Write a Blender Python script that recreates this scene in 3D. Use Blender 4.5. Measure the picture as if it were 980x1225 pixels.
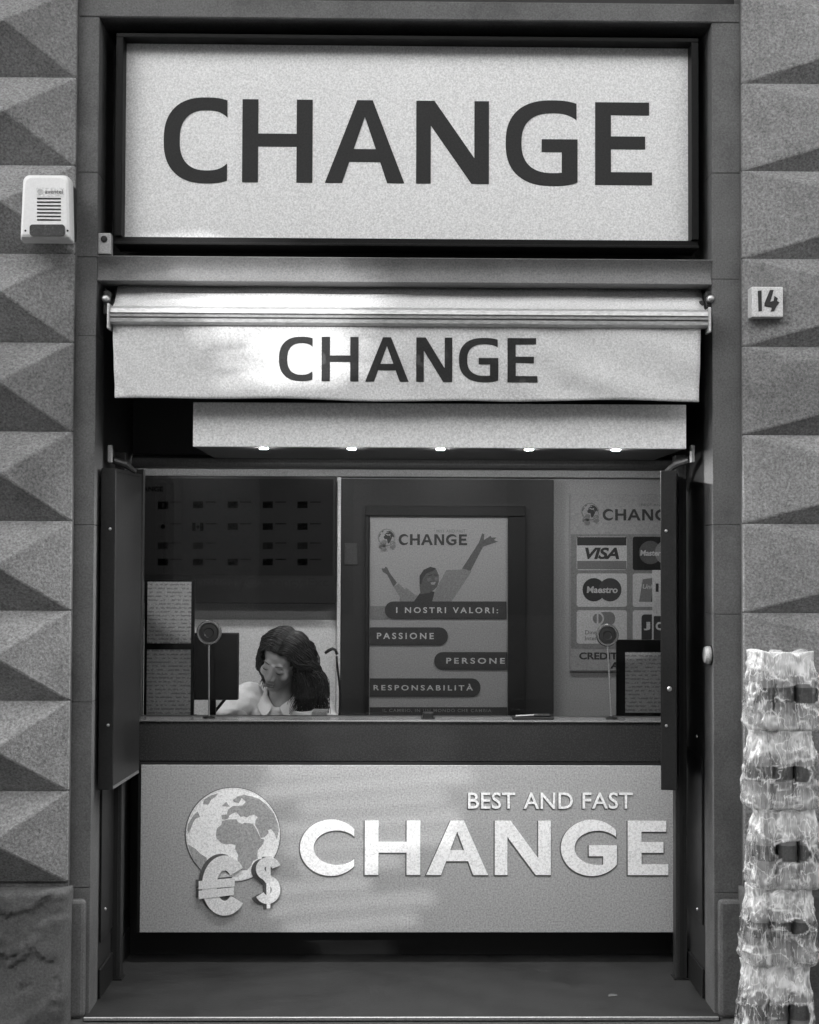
import bpy, bmesh, math, random
from mathutils import Vector, Matrix, Euler, noise

random.seed(14)
R = math.radians
for o in list(bpy.data.objects):
    bpy.data.objects.remove(o)
scene = bpy.context.scene
col = scene.collection

# ---------------------------------------------------------------- camera
CAM = Vector((0.0, -4.725, 1.53))
ROT = Matrix.Rotation(R(-0.85), 4, 'Z') @ Matrix.Rotation(R(90 + 1.75), 4, 'X') @ Matrix.Rotation(R(0.22), 4, 'Z')
FPX = 1701.0
cd = bpy.data.cameras.new('camera')
cam = bpy.data.objects.new('camera', cd)
col.objects.link(cam)
cam.matrix_world = Matrix.Translation(CAM) @ ROT
cd.sensor_fit = 'VERTICAL'
cd.sensor_height = 36.0
cd.lens = 36.0 * FPX / 1225.0
cd.clip_start = 0.05
cd.clip_end = 400
scene.camera = cam
scene.render.resolution_x, scene.render.resolution_y = 819, 1024

# ---------------------------------------------------------------- sky, sun, exposure
SUN_EL, SUN_AZ = 22.0, 31.0          # above the horizon / left of the facade's normal
w = bpy.data.worlds.new('World')
scene.world = w
w.use_nodes = True
nt = w.node_tree
nt.nodes.clear()
wo = nt.nodes.new('ShaderNodeOutputWorld')
bg = nt.nodes.new('ShaderNodeBackground')
sk = nt.nodes.new('ShaderNodeTexSky')
bwn = nt.nodes.new('ShaderNodeRGBToBW')      # black-and-white film
sk.sky_type = 'NISHITA'
sk.sun_disc = False
sk.sun_elevation = R(SUN_EL)
sk.sun_rotation = R(180 + SUN_AZ)
sk.dust_density = 0.6
bg.inputs['Strength'].default_value = 0.15
nt.links.new(sk.outputs[0], bwn.inputs[0])
nt.links.new(bwn.outputs[0], bg.inputs['Color'])
nt.links.new(bg.outputs[0], wo.inputs['Surface'])
sl = bpy.data.lights.new('sun', 'SUN')
sl.energy = 0.6
sl.angle = R(0.3)
sl.color = (1, 1, 1)
sun = bpy.data.objects.new('sun', sl)
col.objects.link(sun)
SUND = Vector((math.sin(R(SUN_AZ)) * math.cos(R(SUN_EL)), math.cos(R(SUN_AZ)) * math.cos(R(SUN_EL)), -math.sin(R(SUN_EL))))
sun.rotation_euler = SUND.to_track_quat('-Z', 'Y').to_euler()
sun.location = (-6, -9, 12)
scene.view_settings.view_transform = 'Standard'
scene.view_settings.look = 'None'
scene.view_settings.gamma = 1
scene.view_settings.use_curve_mapping = False
scene.view_settings.exposure = 2.95
scene.render.engine = 'CYCLES'
scene.cycles.use_denoising = True
scene.cycles.max_bounces = 6
scene.cycles.transparent_max_bounces = 14
scene.cycles.caustics_reflective = False
scene.cycles.caustics_refractive = False
scene.cycles.sample_clamp_indirect = 0.35
scene.cycles.diffuse_bounces = 4
scene.cycles.glossy_bounces = 3
scene.cycles.adaptive_threshold = 0.014

# ---------------------------------------------------------------- helpers
def at(px, py, Y):
    """point of the vertical plane y = Y seen at pixel (px, py) of the 980 x 1225 photograph"""
    d = ROT.to_3x3() @ Vector(((px - 490) / FPX, -(py - 612.5) / FPX, -1))
    t = (Y - CAM.y) / d.y
    p = CAM + d * t
    return p
def X(px, Y, py=612): return at(px, py, Y).x
def Z(py, Y, px=490): return at(px, py, Y).z

def link(o, parent=None):
    col.objects.link(o)
    if parent is not None:
        o.parent = parent
    return o

def origin_of(o):
    return o.matrix_basis.translation.copy() if o is not None else Vector()

def world_origin(o):
    v = Vector()
    while o is not None:
        v += o.location
        o = o.parent
    return v

class MB:
    def __init__(s):
        s.v, s.f, s.m = [], [], []
    def add(s, vs, fs, mi=0):
        b = len(s.v)
        s.v += [Vector(p) for p in vs]
        for f in fs:
            s.f.append([i + b for i in f])
            s.m.append(mi)
        return s
    def box(s, x0, x1, y0, y1, z0, z1, mi=0):
        vs = [(x0, y0, z0), (x1, y0, z0), (x1, y1, z0), (x0, y1, z0), (x0, y0, z1), (x1, y0, z1), (x1, y1, z1), (x0, y1, z1)]
        return s.add(vs, [(0, 3, 2, 1), (4, 5, 6, 7), (0, 1, 5, 4), (1, 2, 6, 5), (2, 3, 7, 6), (3, 0, 4, 7)], mi)
    def tube(s, path, rad, n=8, caps=True, mi=0):
        path = [Vector(p) for p in path]
        if not hasattr(rad, '__len__'):
            rad = [rad] * len(path)
        rings = []
        up = None
        for i, p in enumerate(path):
            t = (path[min(i + 1, len(path) - 1)] - path[max(i - 1, 0)]).normalized()
            if up is None:
                a = Vector((0, 0, 1)) if abs(t.z) < .9 else Vector((1, 0, 0))
                up = (a - t * a.dot(t)).normalized()
            else:
                up = (up - t * up.dot(t)).normalized()
            sd = t.cross(up)
            rings.append([p + (up * math.cos(k * 2 * math.pi / n) + sd * math.sin(k * 2 * math.pi / n)) * rad[i] for k in range(n)])
        vs = [p for r_ in rings for p in r_]
        fs = []
        for i in range(len(path) - 1):
            for k in range(n):
                fs.append((i * n + k, i * n + (k + 1) % n, (i + 1) * n + (k + 1) % n, (i + 1) * n + k))
        if caps:
            fs.append(tuple(range(n - 1, -1, -1)))
            fs.append(tuple((len(path) - 1) * n + k for k in range(n)))
        return s.add(vs, fs, mi)
    def lathe(s, prof, c, axis='Z', n=24, mi=0):
        """prof = [(radius, height)], c = base centre"""
        c = Vector(c)
        vs, fs = [], []
        for r_, h in prof:
            for k in range(n):
                a = 2 * math.pi * k / n
                if axis == 'Z':
                    vs.append(c + Vector((r_ * math.cos(a), r_ * math.sin(a), h)))
                elif axis == 'Y':
                    vs.append(c + Vector((r_ * math.cos(a), h, r_ * math.sin(a))))
                else:
                    vs.append(c + Vector((h, r_ * math.cos(a), r_ * math.sin(a))))
        for i in range(len(prof) - 1):
            for k in range(n):
                fs.append((i * n + k, i * n + (k + 1) % n, (i + 1) * n + (k + 1) % n, (i + 1) * n + k))
        fs.append(tuple(range(n - 1, -1, -1)))
        fs.append(tuple((len(prof) - 1) * n + k for k in range(n)))
        return s.add(vs, fs, mi)
    def prism(s, poly, y0, y1, mi=0):
        """poly in (x, z), extruded from y0 to y1"""
        n = len(poly)
        vs = [(x, y0, z) for x, z in poly] + [(x, y1, z) for x, z in poly]
        fs = [tuple(range(n)), tuple(range(2 * n - 1, n - 1, -1))]
        for i in range(n):
            j = (i + 1) % n
            fs.append((i, i + n, j + n, j))
        return s.add(vs, fs, mi)
    def ball(s, c, r, nu=16, nv=10, rot=None, mi=0):
        c = Vector(c)
        if not hasattr(r, '__len__'):
            r = (r, r, r)
        vs, fs = [], []
        for i in range(nv + 1):
            th = math.pi * i / nv
            for k in range(nu):
                a = 2 * math.pi * k / nu
                p = Vector((r[0] * math.sin(th) * math.cos(a), r[1] * math.sin(th) * math.sin(a), r[2] * math.cos(th)))
                if rot is not None:
                    p = rot @ p
                vs.append(c + p)
        for i in range(nv):
            for k in range(nu):
                fs.append((i * nu + k, (i + 1) * nu + k, (i + 1) * nu + (k + 1) % nu, i * nu + (k + 1) % nu))
        return s.add(vs, fs, mi)
    def mesh(s, name, mats, org=Vector(), smooth=False, bevel=0, seg=1, merge=False):
        me = bpy.data.meshes.new(name)
        bm = bmesh.new()
        bv = [bm.verts.new(p - org) for p in s.v]
        for f, m in zip(s.f, s.m):
            try:
                fa = bm.faces.new([bv[i] for i in f])
                fa.material_index = m
            except ValueError:
                pass
        if merge or smooth:
            bmesh.ops.remove_doubles(bm, verts=bm.verts, dist=1e-5)
        bmesh.ops.recalc_face_normals(bm, faces=bm.faces)
        if bevel:
            es = [e for e in bm.edges if len(e.link_faces) == 2 and e.calc_face_angle(0) > R(20)]
            bmesh.ops.bevel(bm, geom=es, offset=bevel, segments=seg, affect='EDGES', profile=.6)
        bm.to_mesh(me)
        bm.free()
        if smooth:
            for p in me.polygons:
                p.use_smooth = True
        for m in (mats if isinstance(mats, (list, tuple)) else [mats]):
            me.materials.append(m)
        return me
    def build(s, name, mats, parent=None, smooth=False, bevel=0, seg=1, org=None, merge=False):
        if parent is not None:
            wo_ = world_origin(parent)
        elif org is not None:
            wo_ = Vector(org)
        else:
            xs = [p.x for p in s.v]; ys = [p.y for p in s.v]; zs = [p.z for p in s.v]
            wo_ = Vector(((min(xs) + max(xs)) / 2, (min(ys) + max(ys)) / 2, min(zs)))
        me = s.mesh(name, mats, wo_, smooth, bevel, seg, merge)
        o = bpy.data.objects.new(name, me)
        link(o, parent)
        if parent is None:
            o.location = wo_
        return o

def tag(o, label=None, cat=None, group=None, kind=None):
    if label: o['label'] = label
    if cat: o['category'] = cat
    if group: o['group'] = group
    if kind: o['kind'] = kind
    return o

def thing(name, loc, label, cat, group=None):
    o = bpy.data.objects.new(name, None)
    o.location = loc
    o.empty_display_size = .1
    link(o)
    return tag(o, label, cat, group)

def box(name, m, parent, x0, x1, y0, y1, z0, z1, bevel=0.0, seg=1):
    return MB().box(min(x0, x1), max(x0, x1), min(y0, y1), max(y0, y1), min(z0, z1), max(z0, z1)).build(name, m, parent, bevel=bevel, seg=seg)

# ---------------------------------------------------------------- materials (grey: the photograph is black-and-white)
MATS = {}
def mat(name, v, rough=.6, metal=0.0, var=0.0, vscale=6.0, grain=0.0, gscale=260.0, bump=0.0, bscale=60.0, spec=.5, stretch=None, stain=0.0, emit=0.0, coat=0.0):
    if name in MATS:
        return MATS[name]
    if not emit:
        grain, gscale = (.12 if name in ('skin', 'lips', 'siren plastic', 'shirt') else max(grain, .60)), min(gscale, 165.0)
    m = bpy.data.materials.new(name)
    m.use_nodes = True
    t = m.node_tree
    b = t.nodes['Principled BSDF']
    b.inputs['Base Color'].default_value = (v, v, v, 1)
    b.inputs['Roughness'].default_value = rough
    b.inputs['Metallic'].default_value = metal
    b.inputs['Specular IOR Level'].default_value = spec
    b.inputs['Coat Weight'].default_value = coat
    if emit:
        b.inputs['Emission Color'].default_value = (1, 1, 1, 1)
        b.inputs['Emission Strength'].default_value = emit
    tc = t.nodes.new('ShaderNodeTexCoord')
    gm = t.nodes.new('ShaderNodeNewGeometry')
    vec = gm.outputs['Position']
    if stretch:
        mp = t.nodes.new('ShaderNodeMapping')
        mp.inputs['Scale'].default_value = stretch
        t.links.new(vec, mp.inputs['Vector'])
        vec = mp.outputs[0]
    def nz(scale, det=4, rgh=.6):
        n = t.nodes.new('ShaderNodeTexNoise')
        n.inputs['Scale'].default_value = scale
        n.inputs['Detail'].default_value = det
        n.inputs['Roughness'].default_value = rgh
        t.links.new(vec, n.inputs['Vector'])
        return n.outputs['Fac']
    def math_(op, a, c):
        n = t.nodes.new('ShaderNodeMath')
        n.operation = op
        for i, q in enumerate((a, c)):
            if isinstance(q, (int, float)):
                n.inputs[i].default_value = q
            else:
                t.links.new(q, n.inputs[i])
        return n.outputs[0]
    f = None
    def mulf(fac, amp):
        nonlocal f
        # factor 1 + amp * (noise - .5) * 2
        g = math_('ADD', math_('MULTIPLY', fac, 2 * amp), 1 - amp)
        f = g if f is None else math_('MULTIPLY', f, g)
    if var: mulf(nz(vscale, 5), var)
    if grain: mulf(nz(gscale, 2, .7), grain)
    if stain:
        r = t.nodes.new('ShaderNodeMapRange')
        t.links.new(nz(vscale * .6, 6, .7), r.inputs[0])
        r.inputs[1].default_value = .48; r.inputs[2].default_value = .68
        r.inputs[3].default_value = 1.0; r.inputs[4].default_value = 1 - stain
        f = r.outputs[0] if f is None else math_('MULTIPLY', f, r.outputs[0])
    if f is not None:
        c = math_('MULTIPLY', f, v)
        t.links.new(c, b.inputs['Base Color'])
        rr = math_('ADD', math_('MULTIPLY', f, .12), rough - .12)
        if not metal:
            t.links.new(rr, b.inputs['Roughness'])
    if bump:
        bn = t.nodes.new('ShaderNodeBump')
        bn.inputs['Strength'].default_value = bump
        bn.inputs['Distance'].default_value = .004
        t.links.new(nz(bscale, 6, .65), bn.inputs['Height'])
        t.links.new(bn.outputs[0], b.inputs['Normal'])
    MATS[name] = m
    return m

STONE = mat('rusticated stone', .235, .9, var=.28, vscale=7, grain=1.0, gscale=125, bump=1.0, bscale=75, stain=.25, spec=.15)
FRAME = mat('frame stone', .128, .85, var=.28, vscale=7, grain=.48, gscale=230, bump=.45, bscale=70, stain=.25, spec=.25)
# each stone of the wall has its own tone
_t = STONE.node_tree
_b = _t.nodes['Principled BSDF']
_oi = _t.nodes.new('ShaderNodeObjectInfo')
_mr = _t.nodes.new('ShaderNodeMapRange'); _mr.inputs[3].default_value = .86; _mr.inputs[4].default_value = 1.12
_mm = _t.nodes.new('ShaderNodeMath'); _mm.operation = 'MULTIPLY'
_t.links.new(_oi.outputs['Random'], _mr.inputs[0]); _t.links.new(_mr.outputs[0], _mm.inputs[0])
_t.links.new(_b.inputs['Base Color'].links[0].from_socket, _mm.inputs[1]); _t.links.new(_mm.outputs[0], _b.inputs['Base Color'])
PLINTH = mat('plinth stone', .118, .9, var=.4, vscale=7, grain=.5, gscale=130, bump=1.0, bscale=45, stain=.4, spec=.2)
PAVE = mat('pavement stone', .065, .85, var=.3, vscale=4, grain=.3, gscale=150, bump=.5, bscale=50)
METAL = mat('dark painted metal', .030, .5, var=.35, vscale=6, grain=.3, gscale=200, bump=.08, bscale=30, spec=.3)
METAL2 = mat('shutter metal', .018, .42, var=.25, vscale=4, grain=.2, gscale=200, bump=.08, bscale=20, spec=.28, stain=.25)
BLACK = mat('black paint', .008, .6, grain=.2)
SATIN = mat('counter metal', .03, .27, var=.2, vscale=3, grain=.2, bump=.03, bscale=20, spec=.42)
CHROME = mat('bright metal', .5, .4, .9, var=.15)
ALU = mat('awning aluminium', .50, .45, .35, var=.06, stretch=(.3, 1, 1))
WHITE = mat('sign white', .66, .45, var=.04, vscale=3, grain=.30, gscale=260)
VINYL = mat('letter black', .03, .7, grain=.25, spec=.2)
FABRIC = mat('awning fabric', .60, .95, var=.08, vscale=6, grain=.34, gscale=260, spec=.1)
FLETTER = mat('fabric print', .05, .8, grain=.3, var=.1)
FLOOR = mat('threshold floor', .034, .6, var=.4, vscale=6, grain=.4, gscale=150, bump=.2, bscale=60, stain=.35, spec=.25)
PLASTIC = mat('siren plastic', .74, .45, var=.05, grain=.05)
LENS = mat('siren lens', .06, .25)
TILE = mat('number tile', .62, .4, var=.12, vscale=40)
PRINTK = mat('print black', .02, .5, grain=.2)
BANNER = mat('banner grey', .385, .45, var=.05, vscale=4, grain=.85, gscale=160)
BLETTER = mat('banner letter', .93, .45, grain=.22)
BOUT = mat('banner outline', .10, .5)
BLIGHT = mat('banner light grey', .80, .45, grain=.08)

# ---------------------------------------------------------------- letters
def sarc(cx, cy, rx, ry, a0, a1, n, p):
    out = []
    for i in range(n + 1):
        a = a0 + (a1 - a0) * i / n
        c, s = math.cos(a), math.sin(a)
        out.append((cx + rx * math.copysign(abs(c) ** (2 / p), c), cy + ry * math.copysign(abs(s) ** (2 / p), s)))
    return out
def _ang(q, p):
    return math.acos(max(-1, min(1, math.copysign(abs(q) ** (p / 2), q))))
def glyph(ch, w, h, s, t, p=2.35, cxf=.66):
    """outlines of a capital in a box w x h; s = stem, t = bar thickness"""
    if ch == 'C':
        cx = cxf * w
        ci = max(cx, (s + 1.10 * w) / 2)
        ao = _ang((w - cx) / cx, p); ai = _ang((w - ci) / (ci - s), p)
        return [sarc(cx, h / 2, cx, h / 2, ao, 2 * math.pi - ao, 40, p) + sarc(ci, h / 2, ci - s, h / 2 - t, 2 * math.pi - ai, ai, 40, p)]
    if ch == 'G':
        cx = cxf * w * .97
        wt = w * .985
        ci = max(cx, (s + 1.08 * w) / 2)
        ao = _ang((wt - cx) / cx, p); ai = _ang((wt - ci) / (ci - s), p)
        ab = _ang((w - cx) / cx, p); ib = _ang((w - s - ci) / (ci - s), p)
        bt = .545 * h
        return [sarc(cx, h / 2, cx, h / 2, ao, 2 * math.pi - ab, 40, p) + [(w, bt), (.5 * w, bt), (.5 * w, bt - t), (w - s, bt - t)]
                + sarc(ci, h / 2, ci - s, h / 2 - t, 2 * math.pi - ib, ai, 40, p)]
    if ch == 'H':
        b0, b1 = h * .51 - t / 2, h * .51 + t / 2
        return [[(0, 0), (s, 0), (s, b0), (w - s, b0), (w - s, 0), (w, 0), (w, h), (w - s, h), (w - s, b1), (s, b1), (s, h), (0, h)]]
    if ch == 'E':
        m0, m1 = h * .51 - t / 2, h * .51 + t / 2
        return [[(0, 0), (w, 0), (w, t), (s, t), (s, m0), (w * .88, m0), (w * .88, m1), (s, m1), (s, h - t), (w * .95, h - t), (w * .95, h), (0, h)]]
    if ch == 'N':
        return [[(0, 0), (s * .92, 0), (s * .92, h * .70), (w - s * 1.1, 0), (w, 0), (w, h), (w - s * .92, h), (w - s * .92, h * .31), (s * 1.15, h), (0, h)]]
    if ch == 'A':
        a = s * .98                       # width of the flat apex
        l0, l1 = (w - a) / 2, (w + a) / 2
        fx = s * 1.08
        def lx(z): return l0 * z / h       # left outer edge
        def il(z): return fx + (w / 2 - fx) * z / (h * .80)
        zb0, zb1 = h * .255, h * .255 + t
        outer = [(0, 0), (fx, 0), (il(zb0) - (il(zb0) - fx) * .0, zb0), (w - il(zb0), zb0), (w - fx, 0), (w, 0), (l1, h), (l0, h)]
        zi = zb1
        hole = [(il(zi), zi), (w - il(zi), zi), (w / 2, h * .80)]
        return [outer, hole]

def shape_mesh(name, loops, m, org, T, parent, extrude, offset=0.0):
    """flat outline(s) in (x, z), filled and extruded towards -y; org=(x,y,z) world of the box corner"""
    cu = bpy.data.curves.new(name, 'CURVE')
    cu.dimensions = '2D'
    cu.fill_mode = 'BOTH'
    cu.extrude = extrude / 2
    for lp in loops:
        sp = cu.splines.new('POLY')
        sp.points.add(len(lp) - 1)
        for q, (x, z) in zip(sp.points, lp):
            q.co = (x, z, 0, 1)
        sp.use_cyclic_u = True
    return curve_to(name, cu, m, org, parent, extrude, offset)

def curve_to(name, cu, m, org, parent, extrude, offset=0.0, shear=0.0, fit=None, align='L'):
    cu.offset = offset
    o = bpy.data.objects.new(name, cu)
    col.objects.link(o)
    bpy.context.view_layer.update()
    me = bpy.data.meshes.new_from_object(o.evaluated_get(bpy.context.evaluated_depsgraph_get()))
    bpy.data.objects.remove(o)
    bpy.data.curves.remove(cu)
    me.name = name
    if fit is not None and len(me.vertices):
        xs = [v.co.x for v in me.vertices]; ys = [v.co.y for v in me.vertices]
        x0, x1, y0, y1 = min(xs), max(xs), min(ys), max(ys)
        fw, fh = fit
        sx, sy = fw / max(1e-6, x1 - x0), fh / max(1e-6, y1 - y0)
        for v in me.vertices:
            v.co.x = (v.co.x - x0) * sx
            v.co.y = (v.co.y - y0) * sy
    po = world_origin(parent)
    # (x, y, z) of the curve -> (x, -z, y) of the world; front at -y
    for v in me.vertices:
        x, y, z = v.co
        v.co = Vector((x, -z - extrude / 2, y)) + Vector(org) - po
    me.materials.clear()
    me.materials.append(m)
    ob = bpy.data.objects.new(name, me)
    link(ob, parent)
    return ob

def word_px(word, spans, y0, y1, Y, m, parent, s, t, extrude, p=2.35, cxf=.66, outline=None, sink=0.0):
    """letters of a sign: spans are the pixel columns of every letter"""
    out = []
    z0, z1 = Z(y1, Y), Z(y0, Y)
    h = z1 - z0
    for ch, (a, b) in zip(word, spans):
        xa, xb = X(a, Y, (y0 + y1) / 2), X(b, Y, (y0 + y1) / 2)
        over = .018 * h if ch in 'CG' else 0
        g = glyph(ch, xb - xa, h + 2 * over, s * h, t * h, p, cxf)
        ob = shape_mesh('letter', g, m, (xa, Y + sink, z0 - over), None, parent, extrude)
        if outline:
            om, wd = outline
            gx = glyph(ch, xb - xa, h + 2 * over, s * h, t * h, p, cxf)
            shape_mesh('letter_shadow', gx, om, (xa - wd * .7, Y + sink + .0012, z0 - over - wd), None, ob, extrude * .5, wd)
        out.append(ob)
    return out

def text(name, body, px0, px1, py0, py1, Y, m, parent, bold=0.0, extrude=.0006, spacing=1.0, shear=0.0, stretch=True):
    cu = bpy.data.curves.new(name, 'FONT')
    cu.body = body
    cu.size = 1.0
    cu.space_character = spacing
    cu.shear = shear
    cu.resolution_u = 4
    cu.extrude = extrude / 2
    x0, z0 = X(px0, Y, (py0 + py1) / 2), Z(py1, Y, (px0 + px1) / 2)
    x1, z1 = X(px1, Y, (py0 + py1) / 2), Z(py0, Y, (px0 + px1) / 2)
    return curve_to(name, cu, m, (x0, Y, z0), parent, extrude, bold, fit=(x1 - x0, z1 - z0))

def flat(name, pts, Y, m, parent, thick=.0006):
    """a printed shape traced in pixels, at the plane Y"""
    lp = []
    for a, b in pts:
        q = at(a, b, Y)
        lp.append((q.x, q.z))
    return shape_mesh(name, [lp], m, (0, Y, 0), None, parent, thick)

def rrect(px0, px1, py0, py1, r, corners='abcd'):
    out = []
    for k, (cx, cy, a0) in enumerate(((px1 - r, py0 + r, -90), (px1 - r, py1 - r, 0), (px0 + r, py1 - r, 90), (px0 + r, py0 + r, 180))):
        if 'abcd'[k] in corners:
            for i in range(7):
                a = R(a0 + 90 * i / 6)
                out.append((cx + r * math.cos(a), cy + r * math.sin(a)))
        else:
            out.append(((px1, py0), (px1, py1), (px0, py1), (px0, py0))[k])
    return out
def ell(cx, cy, rx, ry, n=28):
    return [(cx + rx * math.cos(2 * math.pi * i / n), cy + ry * math.sin(2 * math.pi * i / n)) for i in range(n)]
# ================================================================ THE SETTING
MB().box(-45, 45, -30, .03, -.3, 0).build('pavement', PAVE).__setitem__('kind', 'structure')

# the house across the street: shades the low sky; an added slot shapes the sun patch
OPP = mat('opposite plaster', .17, .9, var=.15, vscale=1.0)
OPPG = mat('opposite window glass', .03, .15)
OY = -9.0
tx, tz = -math.tan(R(SUN_AZ)), math.tan(R(SUN_EL)) / math.cos(R(SUN_AZ))   # offsets per metre of depth towards the street
def slot_of(x, z): return x + tx * (0 - OY), z + tz * (0 - OY)
def house(lab, x0, x1, H, hole=None):
    t = thing('town_house', ((x0 + x1) / 2, OY, 0), lab, 'building')
    b = MB()
    if hole is None:
        b.box(x0, x1, OY - 6, OY, 0, H)
    else:
        hx0, hx1, hz0, hz1 = hole
        b.box(x0, hx0, OY - .25, OY, 0, H).box(hx1, x1, OY - .25, OY, 0, H)
        b.box(hx0, hx1, OY - .25, OY, 0, hz0).box(hx0, hx1, OY - .25, OY, hz1, H)
    b.build('facade', OPP, t)
    n = max(1, int((x1 - x0) / 2.6))
    for i in range(n):
        for k in range(int((H - 1.5) // 3.2) + 1):
            xw = x0 + (i + .5) * (x1 - x0) / n - .5; zw = .9 + k * 3.2
            if hole and xw + 1.2 > hole[0] - .3 and xw < hole[1] + .3: continue
            if zw + 1.9 < H: box('window', OPPG, t, xw, xw + 1.0, OY - .01, OY + .03, zw, zw + 1.7)
    return t
sx0, sz0 = slot_of(X(75, 0), .2)
sx1, sz1 = slot_of(X(490, 0), Z(190, 0))
sun_mask_front = house('tall unseen house front added across the street, its slot shaped to cast the sun patch', -9.5, -2.2, 8.3, (sx0, sx1, sz0, sz1))
house('low plastered town house across the street, right of the tall one', -2.19, 40, 7.2)
house('low plastered town house across the street, left of the tall one', -40, -9.51, 6.8)
# unseen boards and slats added in the slot to shape and dim the sunlight
EQ = [  # z on the facade plane, left and right edge of the lit strip there
 (Z(216, 0), X(108, 0), X(140, 0)), (Z(236, 0), X(100, 0), X(240, 0)), (Z(262, 0), X(115, 0), X(320, 0)), (Z(290, 0), X(150, 0), X(390, 0)), (Z(320, 0), X(160, 0), X(418, 0)), (Z(350, 0), X(165, 0), X(418, 0)),
 (Z(372, 0), X(215, 0), X(412, 0)), (Z(400, 0), X(262, 0), X(405, 0)), (Z(449, 0), X(262, 0), X(412, 0)), (Z(450, 0), X(300, 0), X(300, 0)), (1.36, X(300, 0), X(300, 0)),
 (1.35, -.80, -.05), (1.15, -.85, -.02), (1.0, -.92, -.05), (.8, -.95, -.15), (.5, -.95, -.28), (.3, -.9, -.4), (.1, -.8, -.55)]
def edges(zc):
    for (za, la, ra), (zb, lb, rb) in zip(EQ, EQ[1:]):
        if zb <= zc <= za:
            u = (zc - zb) / max(1e-6, za - zb)
            return lb + (la - lb) * u, rb + (ra - rb) * u
    return None
SLOPE = .085
def board(xa, xb, za, zb, Yb):
    if xb - xa < .01: return
    xm = (sx0 + sx1) / 2
    o1, o2 = (xa - xm) * SLOPE, (xb - xm) * SLOPE
    MB().add([(xa, Yb, za + o1), (xb, Yb, za + o2), (xb, Yb, zb + o2), (xa, Yb, zb + o1), (xa, Yb + .01, za + o1), (xb, Yb + .01, za + o2), (xb, Yb + .01, zb + o2), (xa, Yb + .01, zb + o1)],
             [(0, 1, 2, 3), (7, 6, 5, 4), (0, 4, 5, 1), (3, 2, 6, 7), (0, 3, 7, 4), (1, 5, 6, 2)]).build('sun_mask_board', OPP, sun_mask_front)
ztop, zmid1, zmid0 = Z(195, 0), Z(450, 0), 1.36
z_, row = .12, 0
while z_ < ztop + .1:
    low = z_ < zmid0
    if zmid0 <= z_ < zmid1:
        board(sx0 - .1, sx1 + .1, slot_of(0, z_)[1], slot_of(0, zmid1)[1], OY - .12)
        z_ = zmid1
        continue
    dz = ((.043, .031)[row % 2] + random.uniform(-.004, .004)) if low else .02
    e_ = edges(z_ + dz / 2)
    l, r = e_ or (-.6, -.6)
    if e_ is None: pass
    elif low:
        if row % 2: l = r = -.5
        else: l, r = l + random.uniform(-.02, .22), r - random.uniform(-.02, .28)
    else:
        f_ = (0, .5, .25, .75)[row % 4]
        l, r = l + (f_ - .35) * .22, r - (f_ - .35) * .16
    X0, ZZ = slot_of(l, z_); X1 = slot_of(r, z_)[0]
    if r - l < .02:
        board(sx0 - .1, sx1 + .1, ZZ, ZZ + dz, OY - .12)
    else:
        board(sx0 - .1, X0, ZZ, ZZ + dz, OY - .12)
        board(X1, sx1 + .1, ZZ, ZZ + dz, OY - .12)
    z_ += dz
    row += 1

zb0, zb1 = slot_of(0, .1)[1], slot_of(0, zmid0 - .01)[1]
k_ = 0
while sx0 + k_ * .024 < sx1:
    xs = sx0 + k_ * .024
    box('sun_dimming_slat', OPP, sun_mask_front, xs, xs + .0100, OY - .09, OY - .085, zb0, zb1)
    k_ += 1
# ---------------------------------------------------------------- rusticated walls of pyramid-cut stones
PITCH = (Z(96, 0, 490) - Z(1055, 0, 490)) / 9
Z0 = Z(1055, 0, 490)
def pyramid_block(name, x0, x1, z0, z1, p, parent, jit):
    g, mgn = .0005, .005
    x0 += g; x1 -= g; z0 += g; z1 -= g
    cx = (x0 + x1) / 2 + jit[0]; cz = (z0 + z1) / 2 + jit[1]
    b = MB()
    vs = [(x0, .05, z0), (x1, .05, z0), (x1, .05, z1), (x0, .05, z1),
          (x0, .0018, z0), (x1, .0018, z0), (x1, .0018, z1), (x0, .0018, z1),
          (x0 + mgn, 0, z0 + mgn * .5), (x1 - mgn, 0, z0 + mgn * .5), (x1 - mgn, 0, z1 - mgn * .5), (x0 + mgn, 0, z1 - mgn * .5),
          (cx, -p, cz)]
    fs = [(0, 1, 5, 4), (1, 2, 6, 5), (2, 3, 7, 6), (3, 0, 4, 7), (4, 5, 9, 8), (5, 6, 10, 9), (6, 7, 11, 10), (7, 4, 8, 11),
          (8, 9, 12), (9, 10, 12), (10, 11, 12), (11, 8, 12), (0, 3, 2, 1)]
    b.add(vs, fs)
    return b.build(name, STONE, parent, bevel=.0035)
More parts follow.
